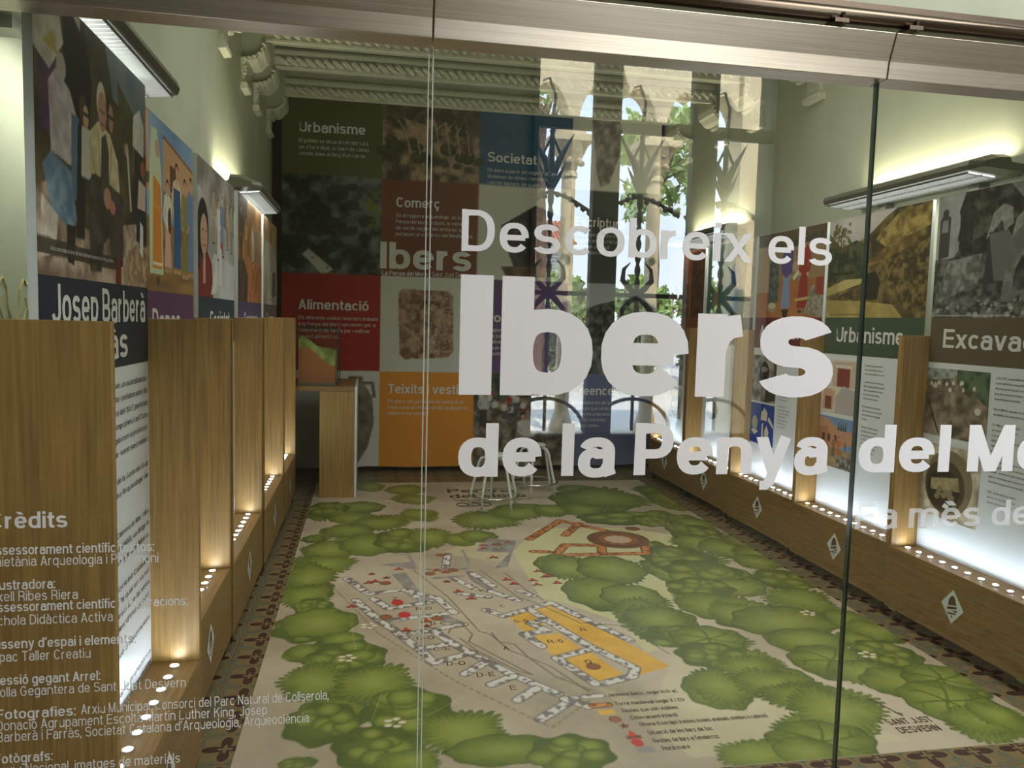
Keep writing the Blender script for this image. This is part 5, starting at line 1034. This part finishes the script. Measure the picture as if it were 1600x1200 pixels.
for s_ in "1.18,5.50 1.54,6.01 1.85,5.64|1.47,5.58 1.67,5.91|1.31,5.15 1.41,5.34 1.67,5.30 1.61,5.09|1.37,5.10 1.93,5.08 1.99,5.27|1.15,5.20 1.25,5.18".split('|'): wall_strip(pts(s_), .055, (96, 54, 28), (128, 74, 36), (206, 134, 70))
c.ell(*m_(1.84, 5.44), .23, .23, (112, 76, 48)); c.ell(*m_(1.84, 5.44), .15, .15, (150, 96, 52)); c.ell(*m_(1.84, 5.44), .10, .10, (196, 172, 140)); c.ell(*m_(2.05, 5.72), .06, .06, (120, 84, 58)); 
for k in range(10): a = k * .628; c.line([m_(1.84 + .09 * math.cos(a), 5.44 + .09 * math.sin(a)), m_(1.84 + .15 * math.cos(a), 5.44 + .15 * math.sin(a))], .008, (96, 54, 28))
for s_ in "0.30,4.88 0.47,4.38 0.58,3.86 0.63,3.82 0.69,3.62 0.85,3.42 0.96,3.15|0.64,3.84 0.66,3.72 0.73,3.68 0.77,3.52 0.85,3.31 0.98,3.16|0.42,3.85 0.44,3.92 0.51,3.94 0.54,3.83 0.51,3.74 0.75,3.34 0.69,3.39 0.53,3.64 0.47,3.79|0.72,4.84 0.87,4.34 0.96,4.22 1.13,3.91 1.34,3.85 1.46,3.48|0.87,4.77 0.95,4.42 0.99,4.33 1.01,4.26".split('|'): c.line(pts(s_), .007, (110, 100, 84))
P = pts("-0.23,4.74 0.07,3.89 0.40,3.32 0.73,2.88 0.99,3.12 0.86,3.31"); 
for a, b_ in zip(P[:-1], P[1:]):
    n = int(math.dist(a, b_) / .04)
    for k in range(n): 
        f = lambda t: (a[0] + (b_[0] - a[0]) * t, a[1] + (b_[1] - a[1]) * t); c.line([f(k / n), f((k + .55) / n)], .007, (130, 112, 86))
def sym_sq(x, y, f=1): c.ell(*m_(x, y), .034 * f, .034 * f, (104, 66, 46)); c.ell(*m_(x, y), .028 * f, .028 * f, (150, 96, 66))
def sym_star(x, y, r=.034): c.poly([m_(x + (r if k % 2 == 0 else r * .42) * math.cos(1.57 + k * .6283), y + (r if k % 2 == 0 else r * .42) * math.sin(1.57 + k * .6283)) for k in range(10)], (110, 52, 40))
def sym_tri(x, y): c.poly([m_(x - .024, y - .022), m_(x + .024, y - .022), m_(x, y + .034)], (190, 66, 52)); c.line([m_(x - .026, y - .028), m_(x + .026, y - .016)], .010, (96, 58, 40)); c.line([m_(x - .026, y - .016), m_(x + .026, y - .028)], .010, (96, 58, 40))
def sym_red(x, y, f=1): c.ell(*m_(x, y), .034 * f, .044 * f, (190, 52, 52))
xy = lambda s: [tuple(map(float, q.split(','))) for q in s.split()]
for p in xy("0.11,4.11 0.38,4.06 1.05,3.39 0.12,4.65 0.50,5.18 0.40,4.80 0.55,4.85 0.92,5.39"): sym_sq(*p)
for p in xy("0.04,4.83 0.13,4.75 0.32,3.96 0.49,4.64"): sym_star(*p)
for p in xy("0.21,4.92 0.21,3.93 0.32,4.04 0.54,4.47 0.60,4.35 0.86,4.65 1.09,4.79 1.11,4.68 1.02,4.62 1.13,4.69 1.03,4.54 1.16,4.56 0.89,4.57 0.82,5.40 1.01,5.45 0.81,5.31 0.85,5.11 0.02,4.68 0.06,4.70 -0.07,4.30 0.45,4.87 0.50,4.83"): sym_tri(*p)
for p in xy("0.18,4.32 0.21,4.13"): sym_red(*p)
lx = [(.965, 3.11), (.975, 3.03), (.985, 2.97), (1.0, 2.91), (1.02, 2.855), (1.03, 2.79), (1.03, 2.73), (1.045, 2.675)]
for k, p in enumerate(lx):
    x, y = p
    if k == 0: wall_strip([m_(x - .035, y), m_(x + .035, y)], .03, (92, 86, 84), (112, 106, 104), (214, 208, 200))
    elif k == 1: wall_strip([m_(x - .035, y), m_(x + .035, y)], .03, (96, 54, 28), (128, 74, 36), (206, 134, 70))
    elif k == 2: c.poly([m_(x - .035, y - .02), m_(x + .035, y - .02), m_(x + .035, y + .02), m_(x - .035, y + .02)], (220, 170, 68))
    elif k == 3: sym_sq(x, y, .75)
    elif k == 4: sym_star(x, y, .026)
    elif k == 5: sym_tri(x, y)
    elif k == 6: sym_red(x, y, .68)
    else: c.poly([m_(x - .035, y - .02), m_(x + .035, y - .02), m_(x + .035, y + .02), m_(x - .035, y + .02)], (146, 140, 138))
c.line([m_(2.16, 2.93), m_(2.20, 2.79)], .008, (70, 60, 46)); c.poly([m_(2.145, 2.91), m_(2.175, 2.92), m_(2.155, 2.95)], (70, 60, 46)); c.poly([m_(2.185, 2.81), m_(2.215, 2.80), m_(2.205, 2.77)], (70, 60, 46))
for k in range(40):                                              # creases and scuffs in the vinyl
    u, v = c.rs.rand() * c.w, c.rs.rand() * c.h; a = c.rs.rand() * 6.28; l = .1 + .3 * c.rs.rand(); c.line([(u, v), (u + l * math.cos(a), v + l * math.sin(a))], .004, (228, 216, 194), .35)
c.mesh('printed_map', lambda U, V: (MX0 + U, MY0 + V, .0042 + 0 * U), mt, 2, 3, m=print_mat('printed_vinyl', .34, .4))
T = Lettering(lambda u, v, k=0: (u, v, .0052 + k)); BR = mat('brown_print', (76, 62, 46), .5)
for t_, x, y in zip(['A', 'S-5', 'R-5', 'Q', 'R', 'E', 'D-E', 'D-O', 'C-E', 'C-O', 'B-E', 'B-O', 'Z', 'C', 'U-1', 'U-2', 'K'], *zip(*xy("0.68,3.64 0.82,3.97 0.94,3.69 1.04,3.44 1.12,3.82 0.64,3.23 0.54,3.37 0.42,3.50 0.37,3.67 0.30,3.81 0.38,3.99 0.32,4.21 0.17,4.38 0.76,4.20 0.91,5.30 0.84,5.08 0.68,4.46"))): T.put(t_, x, y - .02, .042, w=.13, center=True)
for t_, (x, y), tw in zip(['Jaciment ibèric, segle VI-IV aC', 'Torre medieval segle X i XIV', 'Restes que són visibles', 'Enterrament infantil', 'Ofrena d’ovicàpri (restes òssies animals, ovelles o cabres)', 'Situació de les llars de foc', 'Restes de llars a l’enderroc', 'Roca mare'], lx, (.32, .31, .24, .20, .55, .27, .27, .11)):
    T.put(t_, x + .065, y - .014, .030, tw, w=.15)
T.put('SANT JUST', 2.10, 2.715, .045, .205, w=.19); T.put('DESVERN', 2.105, 2.650, .045, .185, w=.19)
T.put('Penya', .74, 7.08, .15, .60, w=.2); T.put('del Moro', .74, 6.86, .15, .70, w=.2); T.put('Sant Just Desvern', .76, 6.74, .07, .68, w=.12)
for k in range(3): T.b.tube([(.82 + .1 * k + .05 * math.cos(a), 6.60 + .06 * math.sin(a), .0055) for a in [i * .5236 for i in range(12)]], .005, 4, closed=True)
T.build('map_lettering', BR, mt)

# ------------------------------------------------------------------ counter with the relief model, and stools
ct = thing('oak_counter', (-.35, 7.4, 0), 'oak counter with white side edge at the back left corner', 'counter')
MB().box(-.93, -.105, 6.95, 7.85, .945, .988).build('counter_top', OAKH, ct, bevel=.0015)
MB().box(-.405, -.107, 6.955, 6.985, .004, .944).build('front_panel', OAK, ct, bevel=.001)
MB().box(-.105, -.088, 6.95, 7.85, .004, .988).build('side_panel', WHITE, ct, bevel=.001)
MB().box(-.93, -.9, 7.0, 7.85, .0, .944).build('side_panel', mat('dark_board', (42, 36, 28), .7), ct)
dc = thing('display_case', (-.43, 7.25, .988), 'clear glass display case standing on the oak counter', 'display case')
CASE = glass_mat('case_glass', (.90, .93, .92), .05)
x0, x1, y0, y1, z0, z1 = -.62, -.255, 7.0, 7.5, .990, 1.49
b = MB()
for q in (((x0, y0), (x1, y0)), ((x1, y0), (x1, y1)), ((x1, y1), (x0, y1)), ((x0, y1), (x0, y0))):
    b.add([(*q[0], z0), (*q[1], z0), (*q[1], z1), (*q[0], z1)], [(0, 1, 2, 3)])
b.add([(x0, y0, z1), (x1, y0, z1), (x1, y1, z1), (x0, y1, z1)], [(0, 1, 2, 3)]); b.build('glazing', CASE, dc)
b = MB(); e = .004
for xa, ya in ((x0, y0), (x1, y0), (x1, y1), (x0, y1)): b.box(xa - e, xa + e, ya - e, ya + e, z0, z1)
for ya in (y0, y1): b.box(x0, x1, ya - e, ya + e, z1 - e, z1 + e)
for xa in (x0, x1): b.box(xa - e, xa + e, y0, y1, z1 - e, z1 + e)
b.build('edge_strip', mat('dark_glass_edge', (36, 46, 42), .3), dc)
rm = thing('relief_model', (-.44, 7.25, .99), 'green relief model of a hill on an orange block inside the display case', 'model')
MB().box(-.60, -.275, 7.04, 7.46, .990, 1.01).build('plinth', mat('grey_plinth', (112, 112, 104), .6), rm)
b = MB(); n = 16
hz = lambda u, v: 1.38 - .12 * u + .02 * math.sin(6 * u + 2 * v) + .02 * math.sin(13 * v + 5 * u)
for i in range(n + 1):
    for j in range(n + 1): b.v.append((-.595 + .315 * i / n, 7.05 + .40 * j / n, hz(i / n, j / n)))
for i in range(n):
    for j in range(n): b.f.append((i * (n + 1) + j, (i + 1) * (n + 1) + j, (i + 1) * (n + 1) + j + 1, i * (n + 1) + j + 1)); b.m.append(0)
b.build('terrain', mat('relief_green', (150, 160, 84), .8, noise=.25, nscale=14), rm, smooth=True)
b = MB(); 
for fx in (lambda t: (t, 0), lambda t: (1, t), lambda t: (1 - t, 1), lambda t: (0, 1 - t)):
    for k in range(n):
        (ua, va), (ub, vb) = fx(k / n), fx((k + 1) / n); A = (-.595 + .315 * ua, 7.05 + .40 * va); Bq = (-.595 + .315 * ub, 7.05 + .40 * vb); th = .07
        b.add([(*A, hz(ua, va) - th), (*Bq, hz(ub, vb) - th), (*Bq, hz(ub, vb) - .001), (*A, hz(ua, va) - .001)], [(0, 1, 2, 3)], 0)
        b.add([(*A, 1.01), (*Bq, 1.01), (*Bq, hz(ub, vb) - th), (*A, hz(ua, va) - th)], [(0, 1, 2, 3)], 1)
b.build('block', [MATS['relief_green'], mat('orange_block', (176, 108, 62), .6)], rm)

def stool(cx_, cy_, rot, label):
    t = thing('stool', (cx_, cy_, 0), label, 'stool', 'white five-legged stools on the mat')
    b = MB(); b.lathe([(.07, .452), (.088, .456), (.094, .466), (.088, .476), (.07, .480), (.001, .480)], (cx_, cy_, 0), 28); b.build('seat', ENAMEL, t, smooth=True)
    for k in range(5):
        a = rot + k * 2 * math.pi / 5; d = lambda r, z: (cx_ + r * math.cos(a), cy_ + r * math.sin(a), z)
        P = [d(.03, .441), d(.085, .441), d(.118, .430), d(.136, .398), d(.20, .14), d(.205, .11), d(.206, .008)]
        lg = MB().tube(P, .0115, 10).build('leg', ENAMEL, t, smooth=True)
        MB().tube([d(.206, .0045), d(.206, .022)], .0135, 10).build('foot_cap', mat('grey_foot', (150, 150, 146), .5), lg)
    MB().tube([(cx_ + .213 * math.cos(a), cy_ + .213 * math.sin(a), .125) for a in [2 * math.pi * i / 40 for i in range(40)]], .008, 8, closed=True).build('foot_ring', CHROME, t, smooth=True)
stool(1.07, 6.46, math.radians(-128), 'white stool with chrome foot ring, nearer of the two on the mat')
stool(1.53, 6.98, math.radians(-110), 'white stool with chrome foot ring, the one behind nearer the banner')
